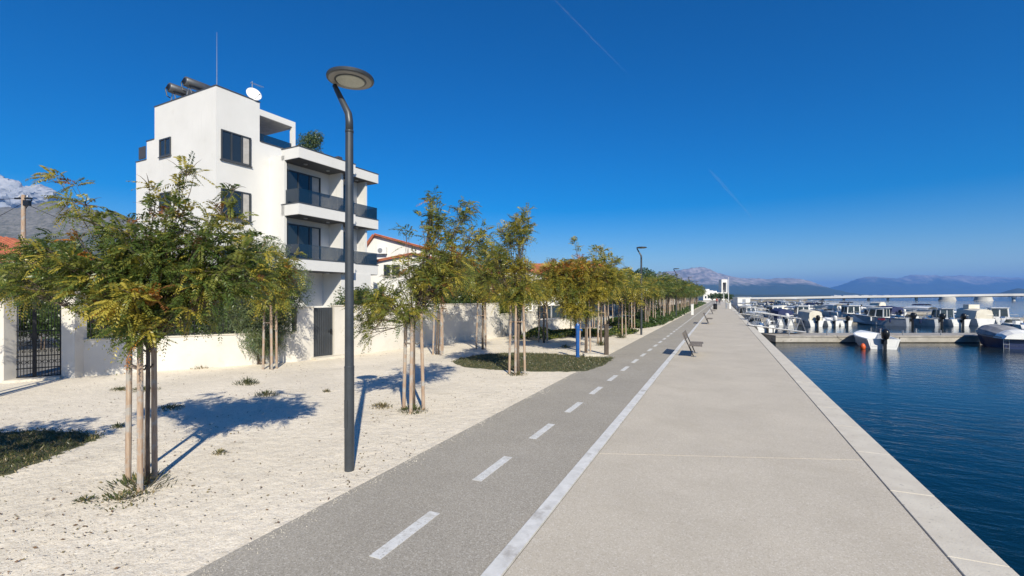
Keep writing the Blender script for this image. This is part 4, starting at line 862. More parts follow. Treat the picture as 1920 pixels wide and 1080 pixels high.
def cabin(t, L_, B_, H_, x0, x1, hc, mt, wf=.72, tap=.12, open_back=False, roof=True, wins=True):
    b0 = min(hb(L_, B_, H_, x0)[0], hb(L_, B_, H_, x1)[0]*1.3)*wf*1.1; zb = H_*.6; zt = H_+hc
    m = MB(); lo = [(x0, -b0, zb), (x1+.25, -b0*.85, zb), (x1+.25, b0*.85, zb), (x0, b0, zb)]; hi = [(x0+.03, -b0*(1-tap), zt), (x1-.12, -b0*(.85-tap), zt), (x1-.12, b0*(.85-tap), zt), (x0+.03, b0*(1-tap), zt)]
    m.add(lo+hi, [(0, 1, 5, 4), (1, 2, 6, 5), (2, 3, 7, 6), (3, 0, 4, 7), (4, 5, 6, 7)]); o = m.build('cabin', mt, t)
    if roof: m = MB(); m.box(x0-.25, x1+.02, -b0*(1.02-tap), b0*(1.02-tap), zt+.003, zt+.06); m.build('roof', mt, o, bevel=.02)
    if wins:
        lo = [Vector(p) for p in lo]; hi = [Vector(p) for p in hi]; w_ = MB()
        def pane(a, b, c, d, u0, u1, v0, v1):
            q = [(a*(1-u)+b*u)*(1-v)+(d*(1-u)+c*u)*v for u, v in ((u0, v0), (u1, v0), (u1, v1), (u0, v1))]; nn = (q[1]-q[0]).cross(q[3]-q[0]).normalized()
            ctr = sum(q, Vector())/4; nn = nn if nn.dot(ctr-Vector(((x0+x1)/2, 0, (zb+zt)/2))) > 0 else -nn
            w_.add([p-nn*.01 for p in q]+[p+nn*.012 for p in q], [(0, 1, 2, 3), (4, 5, 6, 7), (0, 1, 5, 4), (1, 2, 6, 5), (2, 3, 7, 6), (3, 0, 4, 7)])
        vb = (H_+.10-zb)/(zt-zb)
        for (u0, u1) in ((.06, .46), (.54, .92)):
            pane(lo[0], lo[1], hi[1], hi[0], u0, u1, vb, .88); pane(lo[3], lo[2], hi[2], hi[3], u0, u1, vb, .88)
            pane(lo[1], lo[2], hi[2], hi[1], u0, u1, vb, .9); pane(lo[3], lo[0], hi[0], hi[3], u0, u1, vb, .9)
        w_.build('window', M['boatglass'], o)
    return o
def cover(t, L_, B_, H_, x0, x1, hr, mt, name='tarpaulin', flat=.0):
    m = MB(); n = 9; vs = []; q = 7
    for i in range(n):
        s = i/(n-1); x = x0+(x1-x0)*s; b, h = hb(L_, B_, H_, x); top = h+hr*(math.sin(math.pi*min(1, .12+.80*s if flat == 0 else .5))**.6 if flat == 0 else (1-.12*abs(s-.5)))
        for k in range(q):
            a = math.pi*k/(q-1); y = -math.cos(a)*b*1.05; sq = (math.sin(a)**(1.0 if flat == 0 else .28)); z = h-.10+(top-h+.10)*sq; sag = -.05*math.sin(math.pi*((s*3) % 1)) if flat == 0 else 0
            vs.append((x, y*(1 if flat == 0 else (1-.12*sq)), z+sag*sq))
    fs = [(i*q+k, i*q+k+1, (i+1)*q+k+1, (i+1)*q+k) for i in range(n-1) for k in range(q-1)]
    fs.append(tuple(range(q))); fs.append(tuple((n-1)*q+k for k in range(q))); m.add(vs, fs); return m.build(name, mt, t, smooth=False)
def bimini(t, L_, B_, H_, x0, x1, z, mt, name='canopy'):
    b = hb(L_, B_, H_, (x0+x1)/2)[0]; m = MB(); n = 7; vs = []
    for x in (x0, (x0+x1)/2, x1):
        for k in range(n): y = -b*.95+1.9*b*k/(n-1); vs.append((x, y, z+.14*(1-(y/b)**2)+(.05 if x not in (x0, x1) else 0)))
    vs2 = [(x, y, zz-.03) for x, y, zz in vs]; N_ = len(vs); fs = []
    for i in range(2):
        for k in range(n-1): a = i*n+k; fs += [(a, a+1, a+n+1, a+n), (a+N_, a+n+N_, a+n+1+N_, a+1+N_)]
    m.add(vs+vs2, fs); m.box(x0, x1, -b*.96, -b*.94, z-.16, z+.02); m.box(x0, x1, b*.94, b*.96, z-.16, z+.02); o = m.build(name, mt, t)
    p = MB()
    for x in (x0+.05, x1-.05):
        for y in (-b*.9, b*.9): p.tube([(x, y, H_*.9), (x, y, z)], .018, 6)
    p.build('poles', M['steel'], o); return o
def windscreen(t, L_, B_, H_, x, h):
    b = hb(L_, B_, H_, x)[0]*.8; m = MB(); m.add([(x, -b, H_+.05), (x+.02, b, H_+.05), (x-.2, b*.85, H_+h), (x-.22, -b*.85, H_+h), (x+.02, -b, H_+.05), (x+.04, b, H_+.05), (x-.18, b*.85, H_+h), (x-.2, -b*.85, H_+h)], [(0, 1, 2, 3), (4, 5, 6, 7), (0, 1, 5, 4), (1, 2, 6, 5), (2, 3, 7, 6), (3, 0, 4, 7)]); m.build('windscreen', M['boatglass'], t)
def railing_bow(t, L_, B_, H_, x0=None):
    m = MB(); x0 = x0 if x0 is not None else L_*.12
    for sg in (-1, 1):
        pts = []
        for i in range(6):
            x = x0+(L_/2-.1-x0)*i/5; b, h = hb(L_, B_, H_, x); pts.append((x, sg*b*.9, h+.32)); m.tube([(x, sg*b*.9, h), (x, sg*b*.9, h+.32)], .012, 5)
        m.tube(pts, .014, 5)
    m.build('bow_rail', M['steel'], t)
GB = 'boats moored in the harbour'
def boat(kind, L_, B_, H_, label, hm='whitegrp', cm='whitegrp', ob='black', cat='boat'):
    t = thing({'open': 'dinghy', 'cabin': 'cabin_boat', 'bimini': 'motorboat', 'cover': 'covered_boat', 'tall': 'covered_boat', 'console': 'motorboat'}[kind], (0, 0, -1), 0, label, cat, GB)
    h = hull(L_, B_, H_, None); h.build('hull', [M[hm], M['whitegrp']], t)
    r = MB()
    for sg in (-1, 1):
        r.tube([(x, sg*(hb(L_, B_, H_, x)[0]+.02), hb(L_, B_, H_, x)[1]-.03) for x in np.linspace(-L_/2, L_/2-.02, 11)], .028, 6)
    r.build('rub_rail', M['woodtrim'] if kind == 'cabin' and L_ > 6 else (M['black'] if hm != 'whitegrp' else M['whitegrp']), t)
    if kind == 'open':
        m = MB(); 
        for x in (-L_*.28, L_*.02): b = hb(L_, B_, H_, x)[0]; m.box(x-.14, x+.14, -b*.84, b*.84, H_*.62, H_*.66)
        m.build('thwart', M['whitegrp'], t); deck(L_, B_, H_, L_*.22, M['whitegrp'], t)
    elif kind == 'cabin':
        deck(L_, B_, H_, 0, M['whitegrp'], t); cabin(t, L_, B_, H_, -L_*.12, L_*.16, 1.15, M[cm]); railing_bow(t, L_, B_, H_)
        m = MB(); m.tube([(-.1, .2, H_+1.2), (-.1, .2, H_+2.0)], .012, 5); m.build('antenna', M['steel'], t)
    elif kind == 'bimini':
        deck(L_, B_, H_, L_*.10, M['whitegrp'], t); windscreen(t, L_, B_, H_, L_*.12, .45); bimini(t, L_, B_, H_, -L_*.38, L_*.12, H_+1.25, M[cm]); railing_bow(t, L_, B_, H_, L_*.2)
        m = MB(); m.box(-.3, .1, -.45, .45, H_*.3, H_+.25); m.build('console', M['whitegrp'], t)
    elif kind == 'console':
        deck(L_, B_, H_, L_*.15, M['whitegrp'], t); windscreen(t, L_, B_, H_, L_*.14, .42); railing_bow(t, L_, B_, H_, L_*.2)
        m = MB(); m.box(-L_*.1, L_*.0, -.3, .3, H_*.3, H_+.3); m.build('seat_box', M[cm], t)
    elif kind == 'cover':
        cover(t, L_, B_, H_, -L_*.42, L_*.42, .62, M[cm])
    elif kind == 'tall':
        deck(L_, B_, H_, L_*.10, M['whitegrp'], t); cover(t, L_, B_, H_, -L_*.46, L_*.14, 1.15, M[cm], 'cabin_cover', flat=1)
    for k_, sx_ in enumerate((-.25, .08)):
        if kind != 'cover' and L_ > 4.3:
            bb2, hh2 = hb(L_, B_, H_, L_*sx_); m = MB(); m.lathe([(.03, hh2-.55), (.085, hh2-.50), (.085, hh2-.12), (.03, hh2-.05), (.01, hh2)], 8, 0, Matrix.Translation((L_*sx_, bb2+.10, 0))); m.build('fender', M['whitegrp'] if k_ else M['bluehull'], t)
    if kind in ('cabin', 'tall', 'console', 'bimini'):
        m = MB(); b_, h_ = hb(L_, B_, H_, -L_*.42)
        for yy in (-b_*.9, b_*.9): m.tube([(-L_*.47, yy, h_), (-L_*.47, yy, h_+.42), (-L_*.3, yy, h_+.42), (-L_*.3, yy, h_)], .016, 5)
        m.tube([(-L_*.47, -b_*.9, h_+.42), (-L_*.47, -b_*.25, h_+.42)], .016, 5); m.build('stern_rail', M['steel'], t)
        m = MB(); m.box(-L_*.40, -L_*.28, -b_*.8, b_*.8, H_*.3, H_*.78); m.build('stern_bench', M['greycanvas' if L_ < 5.3 else 'creamgrp'], t, bevel=.03)
        m = MB(); m.box(-L_*.24, -L_*.18, -.25, .12, H_*.3, H_+.12); m.build('locker', M['boxblue'], t, bevel=.02)
    if ob: outboard(t, -L_/2, H_*.85, M[ob], 0, 1.25 if L_ > 4.5 else 1.1)
    return t
def put(t, px, d, hd, z=-1.0):
    p = D(px, d); f = cw(math.sin(R(hd)), math.cos(R(hd))); t.location = (p.x, p.y, z); t.rotation_euler = (0, 0, math.atan2(f.y, f.x)); return t
# the two near boats
bt = boat('open', 4.3, 1.75, .62, 'open white dinghy with black outboard motor at the near pontoon', ob='black'); put(bt, 1634, 30.0, 22)
m = MB(); m.lathe([(.03, -.02), (.12, .05), (.15, .18), (.10, .32), (.03, .38)], 14); o = m.build('mooring_buoy', M['orange'], smooth=True); o.location = D(1618, 28.3, -1.05); tag(o, 'orange buoy floating beside the open white dinghy', 'buoy')
bt = boat('cover', 4.2, 1.85, .72, 'navy dinghy under a grey tarpaulin at the right edge, by the near pontoon', hm='bluehull', cm='greycanvas', ob=None); put(bt, 1874, 29.9, 22)
cover(bt, 4.2, 1.85, .72, -2.42, -1.1, .5, M['whitegrp'], 'motor_cover')
m = MB()
for y in (.52, .78): m.tube([(-2.14, y, -.1), (-2.14, y, .62)], .015, 6)
for z in (.05, .28, .5): m.tube([(-2.14, .52, z), (-2.14, .78, z)], .013, 6)
m.build('ladder', M['steel'], bt)
def rope(a, b, lab):
    m = MB(); m.tube([a*(1-q)+b*q-Vector((0, 0, .5*q*(1-q))) for q in [i/8 for i in range(9)]], .012, 5); o = m.build('mooring_rope', M['rope']); tag(o, lab, 'rope')
rope(D(1606, 31.2, -.35), D(1560, 32.0, -.45), 'rope from the bow of the open white dinghy to the pontoon')
rope(D(1838, 31.0, -.2), D(1800, 32.0, -.45), 'rope from the bow of the tarpaulin dinghy to the pontoon')
# second line of boats, placed one by one
def near(kind, px, d, hd, L_, B_, H_, lab, **k):
    t = put(boat(kind, L_, B_, H_, lab, **k), px, d, hd); t.scale = (.92, .92, .92); return t
near('tall', 1461, 53.3, 14, 5.2, 2.0, .75, 'boat under a tall navy blue canvas behind the gangway', cm='navy', ob='white' if False else 'whitegrp')
near('tall', 1512, 50.8, 6, 4.4, 1.7, .7, 'small boat under a tall cream cover right of the gangway', cm='creamgrp', ob='black')
near('open', 1546, 51.3, 8, 4.0, 1.5, .6, 'small white open boat left of a twin, right of the cream covered boat', ob='whitegrp')
near('open', 1566, 51.699999999999996, 4, 4.1, 1.55, .62, 'small white open boat, right one of the twin pair', ob='black')
bb_ = near('cabin', 1650, 51.8, -30, 5.8, 2.2, .9, 'largest cabin boat with grey hull and red lettering on its side', hm='greyhull', ob='black')
m = MB(); bx0, bh0 = hb(5.8, 2.2, .9, .3)
for i, ch in enumerate([(0, 0, .10, .26), (.16, 0, .10, .26), (.32, 0, .10, .26), (.52, .05, .14, .14)]): m.box(.0+ch[0], ch[0]+ch[2], -.02, .02, .62+ch[1], .62+ch[1]+ch[3])
o = m.build('lettering', M['red'], bb_); o.location = (-.9, -bx0-.02, .0); o2 = o.copy(); C.objects.link(o2); o2.location = (-.9, bx0+.02, 0)
near('bimini', 1713, 51.8, -22, 5.0, 2.0, .8, 'boat with white canopy and dark interior left of the green-grey cabin boat', hm='greyhull', cm='whitegrp', ob='black')
near('cabin', 1768, 51.8, 8, 5.4, 2.1, .8, 'white cabin boat with big black motor and dark green-grey wheelhouse', cm='greyhull', ob='black')
near('tall', 1816, 52.3, 12, 5.4, 2.0, .85, 'boat wrapped in a cream cover, tallest of the pale covers', cm='creamgrp', ob=None)
cb = [o for o in C.objects if o.name.startswith('covered_boat')][-1]
m = MB(); m.prism([(-.9, -.55), (.1, -.5), (.1, .5), (-.9, .55)], 1.9, 2.45); m.build('wheelhouse_cover', M['creamgrp'], cb)
near('cabin', 1870, 53.3, 30, 6.2, 2.3, .85, 'white wheelhouse boat with wooden trim at the right of the second line', hm='whitegrp', ob=None)
near('console', 1905, 44, 20, 4.6, 1.8, .65, 'low white boat half hidden behind the tarpaulin dinghy at the right edge', ob=None)
near('tall', 1662, 65, 5, 5.0, 2.0, .8, 'dark navy covered boat behind the largest cabin boat', cm='navy', ob='black')
near('cabin', 1595, 63.5, 6, 6.4, 2.4, .9, 'white cabin boat with pale window frames behind the second pontoon', ob='black')
near('cabin', 1503, 63, 10, 5.4, 2.2, .85, 'white cabin boat above the cream covered boat', ob=None)
# further rows: one boat of each kind, then copies
protos = [('cabin', 5.8, 2.2, .85, 'whitegrp', 'whitegrp', 'black', 'white cabin boat'), ('bimini', 5.2, 2.0, .75, 'whitegrp', 'navy', 'black', 'white boat with navy canopy'), ('console', 4.8, 1.9, .7, 'whitegrp', 'whitegrp', 'whitegrp', 'low white motorboat'),
          ('tall', 5.2, 2.0, .8, 'whitegrp', 'creamgrp', 'black', 'boat under a cream cover'), ('cabin', 6.4, 2.4, .95, 'greyhull', 'whitegrp', None, 'grey-hulled cabin boat'), ('cover', 4.8, 1.9, .7, 'whitegrp', 'greycanvas', 'black', 'boat under a grey tarpaulin'),
          ('bimini', 5.6, 2.1, .8, 'whitegrp', 'whitegrp', 'whitegrp', 'white boat with white canopy'), ('tall', 5.0, 2.0, .75, 'whitegrp', 'navy', 'black', 'boat under a navy cover'), ('open', 4.2, 1.6, .6, 'whitegrp', 'whitegrp', 'black', 'small white open boat')]
made = {}
rb = rng(12)
def pontoon(d, u0, u1, label, gaps=2.0, segs=6):
    p = cw(u0, d, -1); t = thing('pontoon', p, YAW, label, 'pontoon', 'floating pontoons')
    n = max(1, round((u1-u0)/8)); w_ = (u1-u0)/n
    for i in range(n):
        m = MB(); m.box(i*w_+.03, (i+1)*w_-.03, 0, 2.2, -.25, .06, 1); m.box(i*w_+.03, (i+1)*w_-.03, -.0, 2.2, .061, .40); m.build('float_section', [M['pontoon'], M['pontdark']], t)
    m = MB(); m.box(.0, u1-u0, -.05, 2.25, .401, .50); m.build('deck', M['deckwood'], t)
    x = 1.0; pin = None
    while x < u1-u0 and d < 60:
        for y in (.1, 2.05):
            if pin is None: m = MB(); m.tube([(0, 0, .5), (0, 0, .78)], .04, 8); m.lathe([(.07, .78), (.075, .80), (.03, .83)], 8); pin = q = m.build('mooring_pin', M['steel'], t)
            else: q = pin.copy(); C.objects.link(q)
            q.location = (x, y, 0)
        x += 2.6
    return t
def uq(d): return (XQ+.4087*d)/.9127
pontoon(31.9, 18.0, 52, 'nearest floating pontoon, behind the open white dinghy')
pontoon(57.0, uq(57)+2.5, 80, 'second floating pontoon, behind the line of cabin boats')
rowd = [(79, 62), (104, 66), (130, 66), (160, 62), (195, 60)]
rown = ['third pontoon', 'fourth pontoon', 'fifth pontoon', 'sixth pontoon', 'farthest pontoon']
for (d, ue), rn in zip(rowd, rown):
    u0 = uq(d)+2.5; pontoon(d, u0, u0+(ue-30), '%s, among the crowded boats' % rn)
lines = [(63.5, uq(63)+1.5, 1500, 180, 'just beyond the second pontoon', 3.2, 70), (75.5, uq(75)+2.5, 1790, 0, 'before the third pontoon', 3.3, 62), (85, uq(85)+2.5, 1740, 180, 'beyond the third pontoon', 3.3, 62), (100.5, uq(100)+2.5, 1700, 0, 'before the fourth pontoon', 3.4, 66), (110, uq(110)+2.5, 1670, 180, 'beyond the fourth pontoon', 3.6, 66), (126, uq(126)+2.5, 1640, 0, 'before the fifth pontoon', 3.8, 60), (137, uq(137)+2.5, 1600, 180, 'beyond the fifth pontoon', 4.2, 60), (157, uq(157)+2.5, 1570, 0, 'before the sixth pontoon', 4.4, 60), (190, uq(190)+2.5, 1540, 0, 'before the farthest pontoon', 5, 60), (43.5, uq(43)+1.2, 1432, 0, 'close to the quay behind the gangway', 2.4, 22)]
for (d, u, pxe, hd, where, stp, _) in lines:
    k = 0
    while 960+u/d*FPX < pxe:
        i = rb.choice([0, 0, 1, 2, 2, 2, 3, 4, 5, 6, 6, 8, 8, 8, 8]); pr = protos[i]
        if rb.random() < (.35 if 1640 < 960+u/d*FPX else .18): u += stp; k += 1; continue
        lab = '%s, %s from quay %s' % (pr[7], ordn[min(k, 23)], where)
        if i not in made: o = made[i] = boat(pr[0], pr[1], pr[2], pr[3], lab, hm=pr[4], cm=pr[5], ob=pr[6])
        else: o = copy_tree(made[i]); o['label'] = lab
        put(o, 960+u/d*FPX, d+rb.uniform(-.5, .5), hd+rb.uniform(-9, 9)); sc_ = rb.uniform(.78, 1.0); o.scale = (sc_, sc_, sc_*.95); u += stp*rb.uniform(.85, 1.15); k += 1
# gangways
def gangway(u, d, ln, label):
    t = thing('gangway', cw(u, d, 0), YAW, label, 'gangway', 'metal gangways to the pontoons')
    for y in (0, 1.1):
        m = MB(); n = 5; h = .95; z = lambda x: .1-.45*x/ln
        m.tube([(0, y, z(0)), (ln, y, z(ln))], .035, 8); m.tube([(ln*.12, y, z(0)+h), (ln*.9, y, z(ln)+h)], .035, 8)
        for i in range(n):
            x = ln*(i+.0)/n; xm = ln*(i+.5)/n; x2 = ln*(i+1)/n
            m.tube([(x, y, z(x)), (xm, y, z(xm)+h)], .022, 6); m.tube([(xm, y, z(xm)+h), (x2, y, z(x2))], .022, 6)
        m.build('side_truss', M['steel'], t)
    m = MB(); m.add([(0, 0, .08), (ln, 0, -.37), (ln, 1.1, -.37), (0, 1.1, .08), (0, 0, .04), (ln, 0, -.41), (ln, 1.1, -.41), (0, 1.1, .04)], [(0, 1, 2, 3), (4, 5, 6, 7), (0, 1, 5, 4), (1, 2, 6, 5), (2, 3, 7, 6), (3, 0, 4, 7)]); m.build('walkway', M['deckwood'], t)
gangway(uq(33.4)-.1, 33.0, 3.6, 'silver lattice gangway from the quay to the nearest pontoon')
gangway(uq(56)-.2, 55.0, 3.4, 'second silver lattice gangway farther along the quay')
t = thing('white_kiosk', cw(uq(118)+1.5+2.0, 118, -.5), YAW, 'white box-like cabin on the pontoons near the far quay', 'cabin')
m = MB(); m.box(-1.6, 1.6, 0, 2.4, 0, 2.3); m.build('wall', M['render'], t); m = MB(); m.box(-1.75, 1.75, -.15, 2.55, 2.302, 2.42); m.build('roof', M['whitegrp'], t); m = MB(); m.box(-.4, .4, -.04, -.003, .0, 1.9); m.build('door', M['steel'], t)
for k, (px, d, h, lab) in enumerate([(1366, 165, 8.6, 'tall white mast at the far end of the quay'), (1357, 175, 4.2, 'short white mast left of the tall mast')]):
    m = MB(); m.tube([(0, 0, 0), (0, 0, h)], [.14, .07], 8); m.lathe([(.12, h), (.15, h+.1), (.02, h+.25)], 8); o = m.build('flagpole', M['whitegrp']); o.location = D(px, d, 0); tag(o, lab, 'mast')
m = MB(); m.box(-.14, .14, -.14, .14, .016, 1.25); m.box(-.17, .17, -.17, .17, 1.251, 1.31, 1); o = m.build('utility_cabinet', [M['whitegrp'], M['steel']], bevel=.02); o.location = D(1298, 53.5, 0); o.rotation_euler = (0, 0, R(5)); tag(o, 'small white cabinet at the rim of the shrub bed', 'cabinet')
m = MB(); m.lathe([(.26, .016), (.30, .05), (.30, .78), (.34, .80), (.34, .86), (.1, .98)], 16); o = m.build('litter_bin', M['black']); o.location = D(1341, 76, 0); tag(o, 'dark litter bin far along the promenade', 'bin')
for k, px in enumerate((1362, 1369)):
    t = thing('service_pedestal', D(px, 80), 0, ('grey' if k == 0 else 'white')+' service pedestal near the quay edge, '+('left' if k == 0 else 'right')+' of the pair', 'pedestal', 'service pedestals on the quay')
    m = MB(); m.box(-.15, .15, -.12, .12, .016, 1.0); m.build('body', M['steel' if k == 0 else 'whitegrp'], t, bevel=.02); m = MB(); m.lathe([(.14, 1.001), (.15, 1.1), (.05, 1.16)], 12); m.build('lamp_cap', M['lens'], t)

# ------------------------------------------------------------------ people far along the promenade
def person(loc, rz, label, top, leg, step=.22):
    h = 1.72; k = h/1.75
    J = {'pel': (0, 0, .93), 'wai': (0, .0, 1.10), 'che': (0, .02, 1.32), 'nec': (0, .02, 1.50), 'hea': (0, .03, 1.60), 'top': (0, .03, 1.73), 'sl': (-.17, .01, 1.42), 'el': (-.22, -.06, 1.14), 'wl': (-.20, .06, .90), 'hl': (-.19, .09, .82), 'sr': (.17, .01, 1.42), 'er': (.22, -.02, 1.14), 'wr': (.21, -.02, .88), 'hr': (.2, .0, .80),
         'pl': (-.10, 0, .88), 'kl': (-.10, step*.6, .50), 'al': (-.10, step, .09), 'tl': (-.11, step+.18, .04), 'pr': (.10, 0, .88), 'kr': (.10, -step*.1, .48), 'ar': (.10, -step, .12), 'tr': (.11, -step+.16, .04)}
    E = [('pel', 'wai'), ('wai', 'che'), ('che', 'nec'), ('nec', 'hea'), ('hea', 'top'), ('che', 'sl'), ('sl', 'el'), ('el', 'wl'), ('wl', 'hl'), ('che', 'sr'), ('sr', 'er'), ('er', 'wr'), ('wr', 'hr'), ('pel', 'pl'), ('pl', 'kl'), ('kl', 'al'), ('al', 'tl'), ('pel', 'pr'), ('pr', 'kr'), ('kr', 'ar'), ('ar', 'tr')]
    rad = dict(pel=.14, wai=.125, che=.15, nec=.055, hea=.095, top=.07, sl=.065, el=.045, wl=.03, hl=.035, sr=.065, er=.045, wr=.03, hr=.035, pl=.095, kl=.06, al=.04, tl=.035, pr=.095, kr=.06, ar=.04, tr=.035)
    nm = list(J); me = bpy.data.meshes.new('person'); me.from_pydata([J[n] for n in nm], [(nm.index(a), nm.index(b)) for a, b in E], [])
    o = bpy.data.objects.new('person', me); C.objects.link(o); o.location = loc; o.rotation_euler = (0, 0, rz)
    md = o.modifiers.new('skin', 'SKIN'); sv = me.skin_vertices[0].data
    for i, n in enumerate(nm): sv[i].radius = (rad[n], rad[n]*(.75 if n in ('pel', 'wai', 'che') else 1)); sv[i].use_root = (n == 'pel')
    o.modifiers.new('sub', 'SUBSURF').render_levels = 2
    dg = bpy.context.evaluated_depsgraph_get(); m2 = bpy.data.meshes.new_from_object(o.evaluated_get(dg)); o.modifiers.clear(); o.data = m2
    m2.materials.clear(); [m2.materials.append(x) for x in (M['skin'], top, leg, M['hair'], M['black'])]
    for p in m2.polygons:
        c = p.center; p.material_index = 4 if c.z < .09 else 2 if c.z < .97 and abs(c.x) < .185 else 1 if (c.z < 1.50 and c.z > .93) else 0
        if c.z > 1.62 and c.y < .075 or c.z > 1.73: p.material_index = 3
        p.use_smooth = True
    return tag(o, label, 'person', 'people walking on the promenade')
person(D(1349, 108, .016), R(10), 'person in dark jacket walking far off on the promenade', M['cloth1'], M['cloth3'])
person(D(1344, 116, .01), R(170), 'person in red top far off on the cycle path', M['cloth2'], M['cloth1'])

# ------------------------------------------------------------------ white tower, far buildings
t = thing('white_tower', D(1358.5, 245), YAW+R(4), 'tall white tower with a dark slot opening at the end of the quay', 'tower')
m = MB(); m.prism([(-1.9, 0), (1.9, 0), (1.9, 3), (-1.9, 3)], -.1, 4.2); 
for (x0, x1) in ((-1.6, -.95), (.95, 1.6)): m.box(x0, x1, 0, 3, 4.201, 9.3)
m.box(-1.6, 1.6, 0, 3, 9.301, 10.9); m.build('shaft', M['render'], t)
m = MB(); m.box(-.15, .15, 1.0, 1.4, 4.21, 9.29); m.box(-.945, .945, 2.0, 2.6, 4.21, 9.29); m.build('slot_infill', M['soffit'], t)
for k, (px, d, w_, h, lab) in enumerate([(1328, 235, 5, 5.0, 'long low white building left of the white tower'), (1341, 240, 5.5, 4.1, 'lower white block touching the trees left of the tower')]):
    t = thing('white_building', D(px, d), YAW, lab, 'building'); m = MB(); m.box(-w_/2, w_/2, 0, 6, -.1, h); m.box(-w_/2+.5, w_/2-1.5, 1, 5, h+.001, h+.7); m.build('wall', M['render'], t)
    m = MB(); 
    for i in range(3): m.box(-w_/2+.8+i*1.4, -w_/2+1.6+i*1.4, -.05, -.003, 1.0, 2.2)
    m.build('window', M['glass'], t)
for k, (px, d, h) in enumerate([(1336, 205, 3.4), (1345, 212, 3.6), (1352, 205, 3.4), (1361, 210, 3.6), (1367, 205, 2.9)]):
    bush('round_tree', D(px, d), 'dark round tree below the white tower, %s from the left' % ordn[k], 'tree', [(0, 0, h*.6, 1.9, 1.9, h*.42, 1)], 1500, [M['e1'], M['g1']], .45, 400+k, 'dark trees below the tower')

# ------------------------------------------------------------------ bridge
def seg_world(px, d, z): p = D(px, d); return Vector((p.x, p.y, z))
t = thing('road_bridge', (0, 0, 0), 0, 'long low white road bridge across the bay', 'bridge')
pts = [(1378, 392, .2), (1440, 385, .5), (1520, 373, 1.1), (1600, 361, 1.7), (1700, 346, 2.25), (1800, 333, 2.8), (1900, 318, 3.2), (2000, 306, 3.5), (2150, 290, 3.6)]
W = [seg_world(*p) for p in pts]; off = cw(0, 1)*9
def ribbon(z0, z1, o0, o1, mt, name):
    m = MB(); vs = []
    for p in W:
        for (o_, z) in ((o0, z0), (o1, z0), (o1, z1), (o0, z1)): vs.append(p+cw(0, o_)+Vector((0, 0, z)))
    fs = [(i*4+k, i*4+(k+1) % 4, (i+1)*4+(k+1) % 4, (i+1)*4+k) for i in range(len(W)-1) for k in range(4)]
    fs += [(0, 1, 2, 3), tuple(len(vs)-4+k for k in range(4))]; m.add(vs, fs); return m.build(name, mt, t)
ribbon(-.95, .55, 0, 9, M['bridge'], 'deck'); ribbon(-1.5, -.902, 1.5, 7.5, M['bridgeunder'], 'girder')
for px, d, rr in ((1787, 333, 4.9), (1856, 320, 5.0)):
    m = MB(); m.lathe([(rr*1.12, -2), (rr*1.1, -1), (rr, -.9), (rr*.86, 1.55)], 32, 0, Matrix.Translation(D(px, d)+cw(0, 4.5))); m.build('pier', M['pierconc'], t)
for px, d in ((1637, 356), (1674, 350), (1728, 342), (1914, 316), (1590, 362), (1550, 368)):
    m = MB(); m.lathe([(.9, -2), (.9, .6), (1.3, 1.3)], 12, 0, Matrix.Translation(D(px, d)+cw(0, 4.5))); m.build('pier', M['bridge'], t)

# ------------------------------------------------------------------ mountains and far shore
from mathutils import noise
def ridge(name, d0, prof, depth, seed, mt, zbase=-2, cols=160, rws=26, rough=.10, front=.35):
    xs = [p[0] for p in prof]; ys = [p[1] for p in prof]; vs = []
    for j in range(rws):
        f = j/(rws-1); d = d0+depth*(f-front)
        sh = (f/front)**1.25 if f < front else 1-((f-front)/(1-front))**1.5
        for i in range(cols):
            px = xs[0]+(xs[-1]-xs[0])*i/(cols-1); py = np.interp(px, xs, ys); H = (HY-py)*d0/FPX
            u = (px-960)/FPX*d0*(1+(d-d0)/d0*.5); p = cw(u, d); q = Vector((p.x, p.y, seed*1000))/(d0*.05)
            z = H*sh*(1+rough*2*(noise.fractal(q, 1.0, 2.1, 6)-.0)*(1 if abs(f-front) > .02 else .45)) + H*rough*.4*noise.fractal(q*4, .9, 2.1, 4)*min(1, sh*1.5)
            vs.append((p.x, p.y, EYE+z if sh > .02 else zbase))
    fs = [(j*cols+i, j*cols+i+1, (j+1)*cols+i+1, (j+1)*cols+i) for j in range(rws-1) for i in range(cols-1)]
    m = MB(); m.add(vs, fs); o = m.build(name, mt, smooth=True); return struct(o)
ridge('hills', 1700, [(-700, 470), (-420, 410), (-200, 388), (0, 382), (60, 381), (120, 384), (180, 391), (245, 405), (330, 430), (430, 480), (520, 515), (640, 545)], 1500, 3, rockmat('scrub_hillside', (.075, .085, .05), (.20, .185, .155), (.105, .10, .07), .012, (20, 300)), rough=.03, front=.5)
M1 = rockmat('far_mountain_rock', (.05, .075, .06), (.42, .37, .35), (.16, .16, .15), .0022, (60, 250))
ridge('mountain', 6000, [(1150, 530), (1230, 515), (1268, 508), (1290, 503), (1312, 502), (1332, 506), (1342, 512), (1358, 514), (1375, 518), (1398, 522), (1420, 522), (1440, 524), (1465, 524), (1498, 523), (1514, 525), (1530, 534), (1552, 543), (1580, 551), (1610, 556)], 3500, 5, M1, cols=220, rws=40, rough=.09, front=.45)
M2 = rockmat('blue_distant_range', (.06, .08, .07), (.34, .31, .29), (.16, .16, .15), .0012, (150, 500))
ridge('mountain_range', 9500, [(1430, 552), (1540, 545), (1575, 536), (1600, 527), (1625, 520), (1660, 521), (1690, 522), (1720, 517), (1760, 520), (1800, 517), (1860, 520), (1920, 522), (2000, 520), (2200, 526)], 3500, 8, M2, cols=220, rws=44, rough=.10, front=.45)
ridge('headland', 3600, [(1860, 556), (1880, 551), (1900, 544), (1915, 541), (1940, 543), (2000, 550)], 700, 9, M2, cols=60, rws=14, rough=.08, front=.5)
